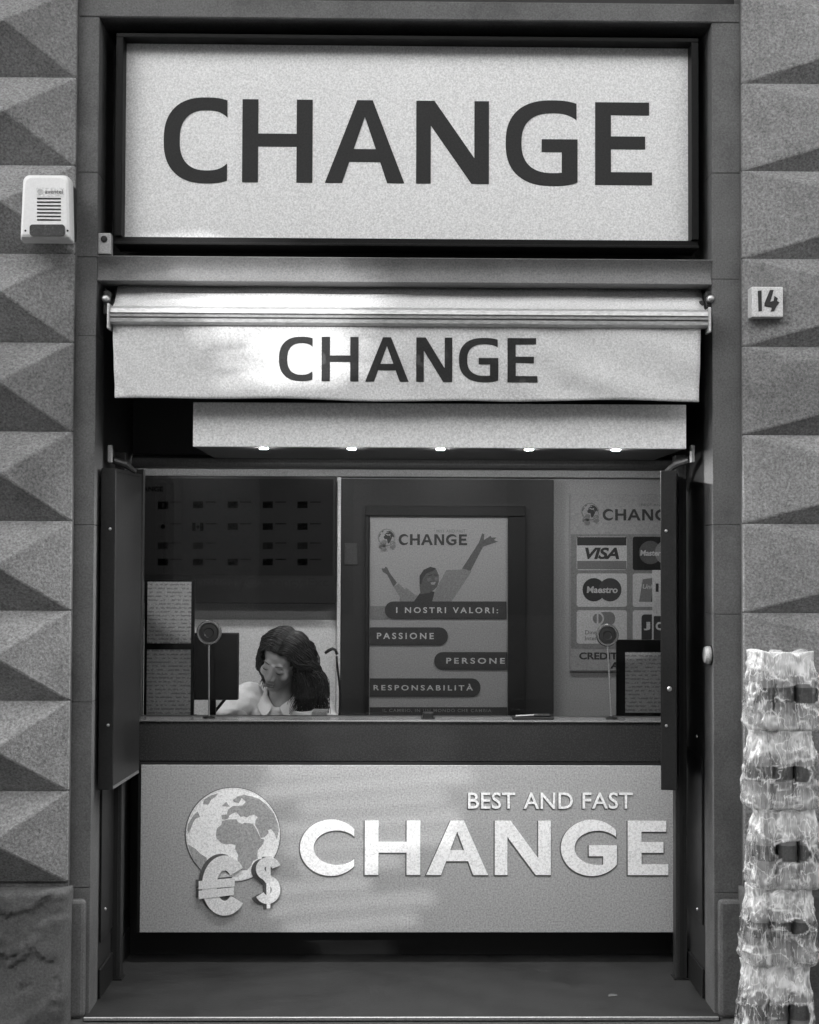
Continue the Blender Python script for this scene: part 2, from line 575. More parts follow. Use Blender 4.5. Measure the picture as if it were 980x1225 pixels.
def plinth_block(name, x0, x1, z0, z1, Yf, parent, seed):
    bm = bmesh.new()
    bmesh.ops.create_grid(bm, x_segments=60, y_segments=44, size=.5)
    me = bpy.data.meshes.new(name)
    po = world_origin(parent)
    r = .022
    for v in bm.verts:
        u, w_ = v.co.x + .5, v.co.y + .5
        x = x0 + (x1 - x0) * u; z = z0 + (z1 - z0) * w_
        d = min(x - x0, x1 - x, z1 - z, z - z0 + .02)
        edge = max(0, 1 - d / r)
        n = noise.fractal(Vector((x * 5 + seed, z * 5, seed)), 1.0, 2.0, 5) * .014
        chip = (.010 if noise.noise(Vector((x * 6 + seed * 3, z * 6, 2.2))) + .12 * noise.noise(Vector((x * 30, z * 30, 1))) > .22 else 0) + max(0, noise.noise(Vector((x * 22, z * 22, seed))) - .35) * .02
        v.co = Vector((x, Yf + edge ** 2 * .030 + n * .6 + chip, z)) - po
    # skirt back into the wall
    be = [e for e in bm.edges if len(e.link_faces) == 1]
    ex = bmesh.ops.extrude_edge_only(bm, edges=be)
    for v in [q for q in ex['geom'] if isinstance(q, bmesh.types.BMVert)]:
        v.co.y = .1 - po.y
    bmesh.ops.recalc_face_normals(bm, faces=bm.faces)
    bm.to_mesh(me); bm.free()
    for q in me.polygons: q.use_smooth = True
    me.materials.append(PLINTH)
    return link(bpy.data.objects.new(name, me), parent)

XL = X(86, 0, 600)
XR = X(889, 0, 600)
wl = thing('rusticated_wall', (XL - .5, .05, 0), 'grey wall of pyramid-cut stones left of the shop, with the alarm siren on it', 'wall')
wr = thing('rusticated_wall', (XR + .5, .05, 0), 'grey wall of pyramid-cut stones right of the shop, behind the water bottles', 'wall')
ZTOP = Z0 + 11 * PITCH
for wlr, xe, sgn, widths, pp in ((wl, XL, -1, (.43, .74, .62), .118), (wr, XR, 1, (1.12, .62, .8), .118)):
    xo = xe + sgn * sum(widths)
    MB().box(min(xe, xo), max(xe, xo), .012, .6, 0, ZTOP).build('wall_core', PLINTH, wlr)
    for r_ in range(11):
        x = xe
        for k, wd in enumerate(widths):
            if r_ % 2 and k: wd *= .9 if k == 1 else 1.12
            x2 = x + sgn * wd
            pyramid_block('stone_block', min(x, x2), max(x, x2), Z0 + r_ * PITCH, Z0 + (r_ + 1) * PITCH, pp + random.uniform(-.004, .004), wlr, (random.uniform(-.006, .006), random.uniform(-.003, .003)))
            x = x2
    xa = xe - sgn * -.0
    zt = Z(1064, -.03, 60)
    plinth_block('plinth_block', *(sorted((xe - sgn * .012, xe + sgn * .78))), -.01, zt, -.045, wlr, 3.1 if sgn < 0 else 7.7)
    plinth_block('plinth_block', *(sorted((xe + sgn * .785, xe + sgn * 1.75))), -.01, zt, -.045, wlr, 5.1 if sgn < 0 else 9.7)

# ---------------------------------------------------------------- stone frame round the shop
FY = .035
fr = thing('stone_door_frame', (0, FY, 0), 'smooth grey stone frame round the sign and the shop window', 'frame')
XIL, XIR = X(113, FY, 600), X(853, FY, 600)          # inner edges of the jambs
ZL0, ZL1 = Z(24, FY), Z(1, FY)                        # lintel
ZB0, ZB1 = Z(338, FY), Z(308.5, FY)                   # beam between sign and awning
joints_l = [0.0, Z(1062, FY, 100), Z(840, FY, 100), Z(628, FY, 100), Z(402, FY, 100), ZB1 - .004, Z(206, FY, 100), ZL0]
joints_r = [0.0, Z(1068, FY, 870), Z(735, FY, 870), Z(628, FY, 870), Z(334, FY, 870), Z(207, FY, 870), ZL0]
def jamb(x0, x1, z0, z1, yo, left):
    b = MB()
    b.box(x0, x1, yo, .17, z0 + .0004, z1 - .0004)
    return b.build('jamb_stone', FRAME, fr, bevel=.0028, seg=2)
for js, x0, x1, left in ((joints_l, XL - .02, XIL, True), (joints_r, XIR, XR + .02, False)):
    for i in range(len(js) - 1):
        jamb(x0, x1, js[i], js[i + 1], FY + random.uniform(-.0015, .0015), left)
# foot stones of the jambs stand a little proud
for x0, x1 in ((XL - .03, XIL - .012), (XIR + .012, XR + .03)):
    MB().box(x0, x1, FY - .02, .1, 0, Z(1075, FY)).build('jamb_foot', FRAME, fr, bevel=.022, seg=4)
MB().box(XL - .02, XR + .02, FY, .17, ZL0 + .001, ZL1).build('lintel', FRAME, fr, bevel=.004)
b = MB()
hb = ZB1 - ZB0
bp_ = [(.17, 0), (FY + .006, 0)] + [(FY + .004 + .014 * math.sin(math.pi * k_ / 14) - .010 * (k_ / 14) ** 2, .03 + .94 * k_ / 14) for k_ in range(15)] + [(FY - .002, 1), (.17, 1)]
n = len(bp_)
for x in (XIL + .001, XIR - .001):
    b.v += [Vector((x, y, ZB0 + z * hb)) for y, z in bp_]
for i in range(n):
    j = (i + 1) % n
    b.f.append([i, j, j + n, i + n]); b.m.append(0)
b.f += [list(range(n)), list(range(2 * n - 1, n - 1, -1))]; b.m += [0, 0]
b.build('transom_beam', mat('beam stone', .17, .85, var=.2, vscale=7, grain=.3, gscale=230, bump=.4, bscale=70, spec=.25), fr, bevel=0)
box('upper_recess', BLACK, fr, XL, XR, .1, .3, ZL1 + .002, ZL1 + .5)
uw = thing('upper_wall', (0, .05, ZTOP), 'plain stone course above the shop frame', 'wall')
MB().box(XL - 1.8, XR + 1.8, .0, .6, ZL1 + .50, ZL1 + 4).build('stone_course', STONE, uw)
MB().box(-14, 14, -.95, -.001, 4.75, 4.95).build('zenith_shade_slab', STONE, uw, bevel=.01)  # unseen overhang added to block light from the zenith

# threshold
thr = MB().box(XIL - .01, XIR + .01, -.005, .9, -.2, .014).build('shop_floor', FLOOR)
thr['kind'] = 'structure'
es = thing('edge_strip', (0, -.01, 0), 'thin bright metal strip along the front edge of the shop floor', 'edge strip')
MB().box(XIL - .008, XIR + .004, -.014, -.0055, .004, .0165).build('strip', CHROME, es, bevel=.002)
for sx in (-.9, 0, .9):
    MB().lathe([(.004, 0), (.003, -.0015)], (sx, -.0141, .0105), 'Y', 10).build('screw', CHROME, es)

# metal lining of the reveals
FLZ = .0145
for sg, xin, lab in ((-1, XIL, 'dark metal lining of the left reveal beside the open shutter leaf'), (1, XIR, 'dark metal lining of the right reveal with a screwed lower panel')):
    t = thing('reveal_lining', (xin, .4, FLZ), lab, 'lining')
    xo = xin + sg * .03
    box('lining_sheet', METAL, t, xin + sg * .001, xo, .15, .86, FLZ + .002, ZB0 + .03)
    if sg > 0:
        zt_, zs = Z(900, .3, 840), .26
        MB().box(xin - .006, xin - .0005, .19, .70, zs + .003, zt_).build('lower_panel', METAL2, t, bevel=.0015)
    else:
        zs = .20
        MB().box(xin + .0005, xin + .006, .19, .70, zs + .003, Z(600, .3, 140)).build('lower_panel', METAL2, t, bevel=.0015)
    MB().box(xin - .008 if sg > 0 else xin + .0005, xin - .0005 if sg > 0 else xin + .008, .18, .74, FLZ + .002, .115).build('skirting', METAL2, t, bevel=.002)
    for z_ in (.30, .9):
        MB().lathe([(.006, 0), (.005, -sg * .003), (.001, -sg * .004)], (xin - sg * .0065, .26, z_), 'X', 10).build('screw', CHROME, t)

# dark box behind the sign, back panel over the window
sb = thing('sign_bay', (0, .3, ZB1), 'black recess round the large illuminated-looking top sign', 'recess')
sb['label'] = 'black metal recess that holds the large top sign'
box('back_sheet', BLACK, sb, XIL, XIR, .30, .33, ZB1 - .02, ZL0 + .02)
for xin, sg in ((XIL, -1), (XIR, 1)):
    box('side_sheet', METAL, sb, xin + sg * .001, xin + sg * .03, .15, .335, ZB1 - .03, ZL0 + .03)
box('top_sheet', METAL, sb, XIL, XIR, .15, .2995, ZL0 + .0025, ZL0 + .02)
box('bay_roof', BLACK, sb, XIL, XIR, .16, .76, ZB0 + .004, ZB0 + .012)
box('sill_sheet', METAL, sb, XIL, XIR, .171, .2995, ZB1 - .02, ZB1 - .001)

# ---------------------------------------------------------------- large sign
SY = .075
sgn_ = thing('shop_sign', (X(487, SY), SY, Z(296, SY)), 'large white sign with black letters CHANGE in a black frame above the awning', 'sign')
lx0, lx1, lz0, lz1 = X(138, SY, 170), X(836, SY, 170), Z(295, SY), Z(42.5, SY)
lw = .024
lip = mat('sign frame', .008, .5, var=.15, grain=.2, spec=.12)
for nm, a in (('frame_bar', (lx0, lx1, SY, .19, lz1 - .014, lz1)), ('frame_bar', (lx0, lx1, SY + .012, .19, lz0 + .010, lz0 + .030)),
              ('frame_bar', (lx0, lx0 + lw, SY, .19, lz0 + .0305, lz1 - .0145)), ('frame_bar', (lx1 - lw, lx1, SY, .19, lz0 + .0305, lz1 - .0145)),
              ('frame_ledge', (lx0, lx1, SY - .006, .19, lz0, lz0 + .0095))):
    MB().box(*a).build(nm, lip, sgn_, bevel=.0025, seg=2)
PY = .135
MB().box(lx0 + lw * .6, lx1 - lw * .6, PY, .20, lz0 + .012, lz1 - .015).build('panel', WHITE, sgn_)
word_px('CHANGE', [(196, 272), (290, 374), (389, 484), (498, 585), (605, 691), (712, 780)], 120.5, 219.5, PY, VINYL, sgn_, .19, .155, .002, 2.45, .68)
# small clip on the sill at the sign's left
c = thing('lock_clip', (X(125, .06), .06, Z(305, .06)), 'small pale metal clip with a round hole left of the big sign', 'clip')
q0, q1 = at(117, 304, .06), at(133, 279, .06)
MB().box(q0.x, q1.x, .055, .10, q0.z, q1.z).build('body', mat('clip metal', .45, .5, var=.2), c, bevel=.004, seg=2)
MB().lathe([(.011, 0), (.011, -.004), (.006, -.006)], ((q0.x + q1.x) / 2, .055, q0.z + .05), 'Y', 16).build('hole_ring', METAL, c, smooth=False)

# ---------------------------------------------------------------- awning
AY = -.03
aw = thing('awning', (X(487, AY), AY, Z(480, AY)), 'pale fabric awning rolled in above the window, valance lettered CHANGE', 'awning')
bx0, bx1 = X(132, AY, 378), X(847, AY, 378)
bz0, bz1 = Z(389.5, AY), Z(367, AY)
hh = bz1 - bz0
prof = [(.045, 0), (.012, .0), (-.002, .12), (-.004, .30), (.004, .32), (.004, .36), (-.007, .385), (-.009, .5), (.003, .52), (.003, .57), (-.006, .60), (-.002, .82), (.008, .95), (.02, 1.0), (.045, 1.0)]
b = MB()
n = len(prof)
for x in (bx0, bx1):
    b.v += [Vector((x, AY + y, bz0 + z * hh)) for y, z in prof]
for i in range(n):
    j = (i + 1) % n
    b.f.append([i, j, j + n, i + n]); b.m.append(0)
b.f += [list(range(n)), list(range(2 * n - 1, n - 1, -1))]; b.m += [0, 0]
b.build('front_bar', ALU, aw, bevel=0)
for x, sg in ((bx0, -1), (bx1, 1)):
    MB().box(x + sg * .0005 if sg > 0 else x - .009, x + .009 if sg > 0 else x - .0005, AY - .012, AY + .05, bz0 - .018, bz1 + .004).build('end_cap', ALU, aw, bevel=.004, seg=2)
def cloth(name, nx, nz, fn, m, parent, thick=.0015):
    po = world_origin(parent)
    vs, fs = [], []
    for j in range(nz + 1):
        for i in range(nx + 1):
            vs.append(fn(i / nx, j / nz))
    for j in range(nz):
        for i in range(nx):
            a = j * (nx + 1) + i
            fs.append((a, a + 1, a + nx + 2, a + nx + 1))
    b = MB().add(vs, fs)
    # hem: back side a little behind, so the cloth has thickness
    k = len(vs)
    b.add([Vector(v) + Vector((0, thick, 0)) for v in vs], [tuple(reversed(f)) for f in fs])
    rim = [i for i in range(nx + 1)] + [j * (nx + 1) + nx for j in range(1, nz + 1)] + [nz * (nx + 1) + i for i in range(nx - 1, -1, -1)] + [j * (nx + 1) for j in range(nz - 1, 0, -1)]
    for i in range(len(rim)):
        a, c_ = rim[i], rim[(i + 1) % len(rim)]
        b.f.append([a, c_, c_ + k, a + k]); b.m.append(0)
    return b.build(name, m, parent, smooth=True)
VY = -.004
vz0, vz1 = Z(479, VY), Z(387, VY)
vxa, vxb, vxc, vxd = X(135, VY, 392), X(838, VY, 392), X(138, VY, 478), X(836, VY, 478)
def wrinkle(x, z):
    n1 = noise.noise(Vector((x * 2.2 - z * 3.5, z * 4.5 + x * 1.2, 1.3))) * .010
    n2 = noise.noise(Vector((x * 7 - z * 12, z * 7 + x * 4, 4.3))) * .0035
    s_ = math.exp(-((x - .72) / .5) ** 2)
    n3 = math.sin((x * .9 + z * 1.9) * 21 + noise.noise(Vector((x * 3, z * 3, 8))) * 3) * .0055 * s_
    e_ = math.exp(-((x - vxa) / .10) ** 2)
    n4 = math.sin((z * 1.0 + x * 1.1) * 70) * .0040 * e_
    return n1 + n2 + n3 + n4
def val(u, v):
    xt, xb = vxa + (vxb - vxa) * u, vxc + (vxd - vxc) * u
    x = xt + (xb - xt) * v
    sag = .003 * math.sin(u * 9) + .002 * math.sin(u * 23 + 1)
    z = vz1 + (vz0 - vz1) * v + sag * v
    return (x, VY - .006 + wrinkle(x, z) * (.25 + .75 * v), z)
valance = cloth('valance', 120, 24, val, FABRIC, aw)
fz = Z(344.5, .13)
def top(u, v):
    xa, xb = X(141, .13, 345), X(839, .13, 345)
    xa2, xb2 = X(134, AY + .02, 368), X(844, AY + .02, 368)
    x = (xa + (xb - xa) * u) * (1 - v) + (xa2 + (xb2 - xa2) * u) * v
    return (x, .13 + (AY + .025 - .13) * v, fz + (bz1 - .006 - fz) * v - .012 * math.sin(v * math.pi) + .002 * math.sin(x * 13))
cloth('canopy', 60, 8, top, FABRIC, aw)
MB().tube([(X(139, .17, 345), .17, fz - .028), (X(841, .17, 345), .17, fz - .028)], .036, 20).build('roller_tube', METAL, aw)
for px, sg in ((126.5, -1), (850.5, 1)):
    p_ = at(px, 357, .03)
    MB().box(p_.x - .012, p_.x + .012, .05, .2, p_.z - .05, p_.z + .03).build('arm_bracket', METAL, aw, bevel=.004)
    MB().lathe([(.006, 0), (.013, -.004), (.013, -.02), (.008, -.026)], (p_.x, .05, p_.z), 'Y', 14).build('arm_knob', CHROME, aw, smooth=True)
    MB().tube([(p_.x - sg * .02, .08, p_.z - .01), (p_.x - sg * .03, .02, bz0 + .04)], .014, 10).build('folding_arm', METAL, aw)
# letters of the valance lie on the cloth
spans = [(334, 374), (385, 429), (437, 489), (498, 541), (549, 596), (607, 643)]
z0_, z1_ = Z(457, VY), Z(404, VY)
h_ = z1_ - z0_
for ch, (a, b_) in zip('CHANGE', spans):
    xa, xb = X(a, VY, 430), X(b_, VY, 430)
    g = glyph(ch, xb - xa, h_, .185 * h_, .145 * h_, 2.45, .68)
    ob = shape_mesh('letter', g, FLETTER, (xa, VY, z0_), None, valance, .0002)
    bm = bmesh.new(); bm.from_mesh(ob.data)
    bmesh.ops.remove_doubles(bm, verts=bm.verts, dist=1e-6)
    bmesh.ops.triangulate(bm, faces=bm.faces)
    for _ in range(3):
        lo = [e for e in bm.edges if e.calc_length() > .018]
        if lo: bmesh.ops.subdivide_edges(bm, edges=lo, cuts=1)
        bmesh.ops.triangulate(bm, faces=[f for f in bm.faces if len(f.verts) > 3])
    wo_ = world_origin(valance)
    for v in bm.verts:
        p_ = v.co + wo_
        vv = (p_.z - vz1) / (vz0 - vz1)
        v.co.y = VY - .006 + wrinkle(p_.x, p_.z) * (.25 + .75 * vv) - .0016 - wo_.y
    bm.to_mesh(ob.data); bm.free()

# ---------------------------------------------------------------- bulkhead with downlights over the window
BY = .07
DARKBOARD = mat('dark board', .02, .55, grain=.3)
ub = thing('head_panel', (0, .62, Z(545, .6)), 'dark panel behind the awning above the shop window', 'panel')
box('panel', DARKBOARD, ub, XIL, XIR, .735, .76, Z(545, .73), ZB0)
bk = thing('bulkhead', (X(526, BY), BY, Z(535, BY)), 'pale grey boxed bulkhead with a dark underside behind the awning', 'bulkhead')
kx0, kx1 = X(231, BY, 512), X(821, BY, 512)
kz0, kz1 = Z(535.5, BY), Z(489.5, BY)
box('front_board', mat('bulkhead board', .72, .7, var=.04, grain=.12, gscale=230), bk, kx0, kx1, BY, BY + .018, kz0, kz1 + .02, bevel=.0015)
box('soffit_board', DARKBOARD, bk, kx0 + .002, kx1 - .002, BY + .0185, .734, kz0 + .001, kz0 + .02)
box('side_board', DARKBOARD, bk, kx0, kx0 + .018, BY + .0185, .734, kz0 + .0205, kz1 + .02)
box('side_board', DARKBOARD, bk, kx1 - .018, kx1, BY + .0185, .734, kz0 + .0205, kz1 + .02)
LAMP = mat('lit lamp', .9, .4, emit=460.0)
ords = ['leftmost', 'second from left', 'middle', 'second from right', 'rightmost']
LY = .135
for i, px in enumerate((316, 421, 527, 633, 737)):
    xx = X(px, LY, 536)
    t = thing('downlight', (xx, LY, kz0), ords[i].capitalize() + ' of the five lit recessed downlights under the pale bulkhead', 'downlight', 'downlights under the bulkhead')
    t['label'] = ords[i] + ' of the five lit recessed downlights under the pale bulkhead'
    MB().lathe([(.018, 0), (.018, -.0008), (.0145, -.0011), (.014, -.0006)], (xx, LY, kz0 + .0005), 'Z', 20).build('trim_ring', ALU, t)
    MB().lathe([(.0135, -.0012), (.012, -.0018), (.008, -.0021), (.003, -.0022)], (xx, LY, kz0), 'Z', 16).build('lamp', LAMP, t)

# ---------------------------------------------------------------- window
WY = .74
win = thing('shop_window', (0, WY, Z(862, WY)), 'wide glazed shop window with dark metal rails between shutter leaves', 'window')
RAIL = mat('window rail', .07, .42, .4, var=.15, grain=.15)
wz0, wz1 = Z(858, WY), Z(561, WY)
wx0, wx1 = X(160, WY, 700), X(826, WY, 700)
b = MB()
# head rail with a rounded nose that catches the downlights
hp = [(.74, Z(545, .74)), (.685, Z(546, .70)), (.672, Z(550, .70)), (.668, Z(556, .70)), (.672, Z(560, .70)), (.69, Z(562, .70)), (.74, Z(562, .74))]
for x in (wx0, wx1):
    b.v += [Vector((x, y, z)) for y, z in hp]
n = len(hp)
for i in range(n):
    j = (i + 1) % n
    b.f.append([i, j, j + n, i + n]); b.m.append(0)
b.f += [list(range(n)), list(range(2 * n - 1, n - 1, -1))]; b.m += [0, 0]
b.build('head_rail', RAIL, win, bevel=.003, seg=2)
box('bottom_rail', RAIL, win, wx0, wx1, .70, .752, Z(863, .70), Z(857.5, .70), bevel=.0015)
box('stile', RAIL, win, wx0, X(172, WY, 700), .71, .752, Z(857, .7), Z(563, .71))
box('stile', RAIL, win, X(802, WY, 700), wx1, .71, .752, Z(857, .7), Z(563, .71))
gl = bpy.data.materials.new('window glass')
gl.use_nodes = True
t_ = gl.node_tree
t_.nodes.clear()
out = t_.nodes.new('ShaderNodeOutputMaterial'); mx = t_.nodes.new('ShaderNodeMixShader')
tr = t_.nodes.new('ShaderNodeBsdfTransparent'); gs = t_.nodes.new('ShaderNodeBsdfGlossy'); fr_ = t_.nodes.new('ShaderNodeFresnel')
tr.inputs[0].default_value = (.86, .86, .86, 1); gs.inputs['Roughness'].default_value = .01
fr_.inputs['IOR'].default_value = 1.3
t_.links.new(fr_.outputs[0], mx.inputs[0]); t_.links.new(tr.outputs[0], mx.inputs[1]); t_.links.new(gs.outputs[0], mx.inputs[2]); t_.links.new(mx.outputs[0], out.inputs[0])
MB().box(X(173, WY, 700), X(801, WY, 700), .730, .736, wz0, wz1 + .01).build('pane', gl, win)

# ---------------------------------------------------------------- counter
CY = .60
ct = thing('counter', (0, CY, .0145), 'dark satin metal counter front with a thin bright top edge', 'counter')
cx0, cx1 = X(166, CY, 890), X(812, CY, 890)
cz1, cz0 = Z(864, CY), Z(911, CY)
box('carcass', BLACK, ct, cx0, cx1, CY, .729, Z(1116, CY), cz0 - .002)
box('front_panel', SATIN, ct, cx0, cx1, CY, .72, cz0, cz1, bevel=.003, seg=2)
MB().box(cx0 - .005, cx1, CY - .006, .699, cz1 + .0005, cz1 + .007).build('top_plate', mat('counter top', .35, .25, .7, var=.1), ct, bevel=.0015)
box('base', BLACK, ct, cx0 - .05, cx1 + .05, .73, .80, .0145, cz0 - .003)
box('desk', mat('desk board', .25, .5), ct, cx0, cx1, .78, 1.12, cz1 - .10, cz1 - .06)

# ---------------------------------------------------------------- lower banner
NY = .594
bn_ = thing('banner_sign', (X(488, NY), NY, Z(1116, NY)), 'grey banner sign below the counter with globe, currency signs and BEST AND FAST CHANGE', 'sign')
box('board', BANNER, bn_, X(168, NY, 1015), X(809, NY, 1015), NY, .598, Z(1115.5, NY), Z(915.5, NY), bevel=.0012)
word_px('CHANGE', [(359, 424), (436.5, 503), (510, 584), (592, 659), (671, 738), (751, 799.5)], 981.5, 1046.5, NY, BLETTER, bn_, .255, .20, .0016, 2.0, .57, outline=(BOUT, .0028), sink=-.0014)
for w_, a_, c_ in (('BEST', 560, 616.5), ('AND', 626.5, 685.5), ('FAST', 697, 757)):
    tl = text('tagline_word', w_, a_, c_, 948, 967.5, NY - .0014, BLETTER, bn_, .006, .0016, 1.02)
    text('word_shadow', w_, a_ - 1.4, c_ - .8, 948.6, 969, NY - .0002, BOUT, tl, .012, .0004, 1.02)
def zp(pts): return [(210 + x / 7, 930 + y / 7) for x, y in pts]
GLY = NY - .0003
ring = flat('globe_ring', zp(ell(480, 480, 402, 400, 64)), GLY, BOUT, bn_, .0006)
flat('rim', zp(ell(482, 478, 394, 392, 64)), GLY - .0007, BLIGHT, ring, .0004)
oc = flat('ocean', zp(ell(484, 482, 382, 380, 64)), GLY - .0012, BLETTER, ring, .0004)
LANDS = [
 [(340, 480), (345, 430), (385, 395), (390, 365), (440, 352), (510, 350), (525, 375), (560, 390), (580, 378), (650, 388), (680, 440), (715, 512), (745, 520), (735, 555), (690, 610), (685, 650), (690, 680), (650, 700), (630, 745), (600, 775), (550, 778), (530, 720), (520, 690), (525, 650), (500, 600), (505, 565), (470, 555), (420, 560), (385, 550), (345, 510)],
 [(390, 350), (385, 315), (430, 310), (440, 270), (480, 240), (560, 235), (590, 205), (555, 172), (530, 215), (490, 205), (480, 190), (520, 160), (575, 145), (640, 160), (700, 180), (765, 228), (825, 305), (862, 400), (866, 450), (848, 525), (832, 470), (800, 432), (775, 440), (780, 465), (745, 500), (715, 508), (688, 432), (668, 400), (670, 360), (690, 335), (660, 312), (620, 320), (600, 335), (570, 325), (545, 330), (510, 290), (480, 300), (450, 320), (440, 345), (410, 355)],
 [(388, 240), (425, 205), (455, 245), (412, 242)],
 [(230, 225), (240, 185), (300, 150), (355, 135), (340, 160), (300, 185), (275, 228)],
 [(106, 390), (150, 320), (185, 285), (207, 330), (170, 345), (150, 372), (112, 470), (100, 440)],
 [(104, 560), (170, 600), (210, 640), (260, 670), (266, 702), (240, 760), (215, 775), (150, 695)],
]
for L in LANDS:
    flat('continent', zp(L), GLY - .0017, BANNER, oc, .0004)
# euro and dollar signs standing on the globe, with dark sides
def shift(pts, dx, dy): return [(x + dx, y + dy) for x, y in pts]
def stroke(path, w):
    L, Rr = [], []
    for i, p_ in enumerate(path):
        q0_, q1_ = path[max(i - 1, 0)], path[min(i + 1, len(path) - 1)]
        dx, dy = q1_[0] - q0_[0], q1_[1] - q0_[1]
        l_ = math.hypot(dx, dy) or 1
        L.append((p_[0] - dy / l_ * w / 2, p_[1] + dx / l_ * w / 2)); Rr.append((p_[0] + dy / l_ * w / 2, p_[1] - dx / l_ * w / 2))
    return L + Rr[::-1]
def arcp(cx, cy, rx, ry, a0, a1, n=26): return [(cx + rx * math.cos(R(a0 + (a1 - a0) * i / n)), cy + ry * math.sin(R(a0 + (a1 - a0) * i / n))) for i in range(n + 1)]
eu = stroke(arcp(412, 905, 128, 190, -38, -322, 40), 122)
ebars = [[(195, 868), (498, 842), (496, 912), (195, 938)], [(195, 948), (492, 920), (488, 984), (195, 1018)]]
ds = stroke(arcp(778, 765, 68, 62, -15, -250, 22) + arcp(770, 940, 72, 82, -78, 150, 24), 72)
dbar = [(757, 655), (798, 655), (795, 1095), (765, 1095)]
for nm, main, bars, dx, dy in (('euro_sign', eu, ebars, -30, -14), ('dollar_sign', ds, [dbar], -40, 12)):
    o_ = flat(nm, zp(main), GLY - .0075, BLIGHT, bn_, .003)
    for f_ in (1.0, .66, .33):
        flat('side', zp(shift(main, dx * f_, dy * f_)), GLY - .0034 - .0012 * (1 - f_), BOUT, o_, .0005)
    for k_, br in enumerate(bars):
        flat('bar', zp(br), GLY - .0090 - .0002 * k_, BLIGHT, o_, .0028)
        flat('side', zp(shift(br, dx * .8, dy * .8)), GLY - .0031 - .00015 * k_, BOUT, o_, .0002)

# ---------------------------------------------------------------- shutter leaves
def leaf(lab, xa, ya, xb, yb, th, z0, z1, sgn):
    """a folded shutter leaf from (xa, ya) at the street to (xb, yb) inside, thickness th towards the jamb"""
    t = thing('shutter_leaf', (xa, ya, z0), lab, 'shutter')
    d = Vector((xb - xa, yb - ya, 0)); L = d.length; d.normalize()
    nrm = Vector((d.y, -d.x, 0)) * sgn           # towards the jamb
    def P(u, v, z): return Vector((xa, ya, 0)) + d * u + nrm * v + Vector((0, 0, z))
    def slab(name, u0, u1, v0, v1, za, zb, m, bev=.0015):
        b = MB()
        vs = [P(u, v, z) for z in (za, zb) for u, v in ((u0, v0), (u1, v0), (u1, v1), (u0, v1))]
        b.add(vs, [(0, 3, 2, 1), (4, 5, 6, 7), (0, 1, 5, 4), (1, 2, 6, 5), (2, 3, 7, 6), (3, 0, 4, 7)])
        return b.build(name, m, t, bevel=bev)
    slab('face_sheet', .004, L, 0, .010, z0 + .012, z1 - .012, METAL2)
    slab('edge_sheet', 0, .004, .0, th, z0, z1, METAL2)
    slab('back_sheet', .004, L, th - .008, th, z0 + .002, z1 - .002, METAL2)
    slab('top_flange', .004, L, .0, th - .0085, z1 - .0115, z1, METAL2)
    slab('bottom_flange', .004, L, .0, th - .0085, z0, z0 + .0115, mat('pale flange', .16, .4, .3, var=.2))  # bottom flange paler than the rest of the leaf
    for zf in (.19, .80):
        c_ = P(0, th * .35, z0 + (z1 - z0) * (1 - zf))
        MB().lathe([(.0055, 0), (.0045, -.0025), (.001, -.0035)], c_, 'Y', 10).build('screw', CHROME, t)
    return t, P
zd0, zd1 = Z(945, .08, 127), Z(560, .08, 127)
xa = X(137, .08, 750); xo = X(119, .08, 750)
leaf('open dark metal shutter leaf folded back against the left reveal', xa, .08, X(168, .45, 750), .45, xa - xo, zd0, zd1, -1)
xa2 = X(790.5, .08, 750); xo2 = X(809, .08, 750)
tR, PR = leaf('open dark metal shutter leaf on the right, seen edge-on before the cards poster', xa2, .08, xa2 + .085, .45, xo2 - xa2, Z(945, .08, 800), Z(563, .08, 800), 1)
c_ = at(801, 824, .08)
MB().lathe([(.009, 0), (.009, -.006), (.006, -.009)], (c_.x, .08, c_.z), 'Y', 16).build('lock_cylinder', CHROME, tR)
# shutter guide posts
for (p0, p1, yb), lab in (((130, 145, 1170), 'narrow dark guide post on the floor under the left shutter leaf'), ((808.5, 822, 1167), 'narrow dark guide post on the floor under the right shutter leaf')):
    Yp = .40
    t = thing('guide_post', (X((p0 + p1) / 2, Yp, 1000), Yp, .0145), lab, 'post')
    xa_, xb_ = X(p0, Yp, 1050), X(p1, Yp, 1050)
    MB().box(xa_, xb_, Yp, Yp + .05, .02, Z(541, Yp, 150)).build('channel', METAL, t, bevel=.002)
    MB().box(xa_ - .006, xb_ + .006, Yp - .004, Yp + .056, .0148, .0198).build('foot_plate', METAL2, t)
    MB().box(xa_ + .012, xb_ - .012, Yp - .003, Yp - .0005, .03, Z(545, Yp, 150)).build('track', BLACK, t)
for px, lab in ((131.5, 'small bright metal catch above the left shutter leaf'), (828, 'small bright metal catch above the right shutter leaf')):
    p_ = at(px, 543, .2)
    t = thing('metal_catch', (p_.x, .2, p_.z - .03), lab, 'catch')
    MB().box(p_.x - .006, p_.x + .008, .19, .215, p_.z - .03, p_.z + .03).build('plate', mat('clip metal', .45, .5), t, bevel=.002)
    sg = 1 if px < 400 else -1
    MB().tube([(p_.x + sg * .005, .216, p_.z - .02), (p_.x + sg * .04, .26, p_.z - .03), (p_.x + sg * .07, .3, p_.z - .055)], [.012, .014, .008], 10).build('lever', METAL, t)
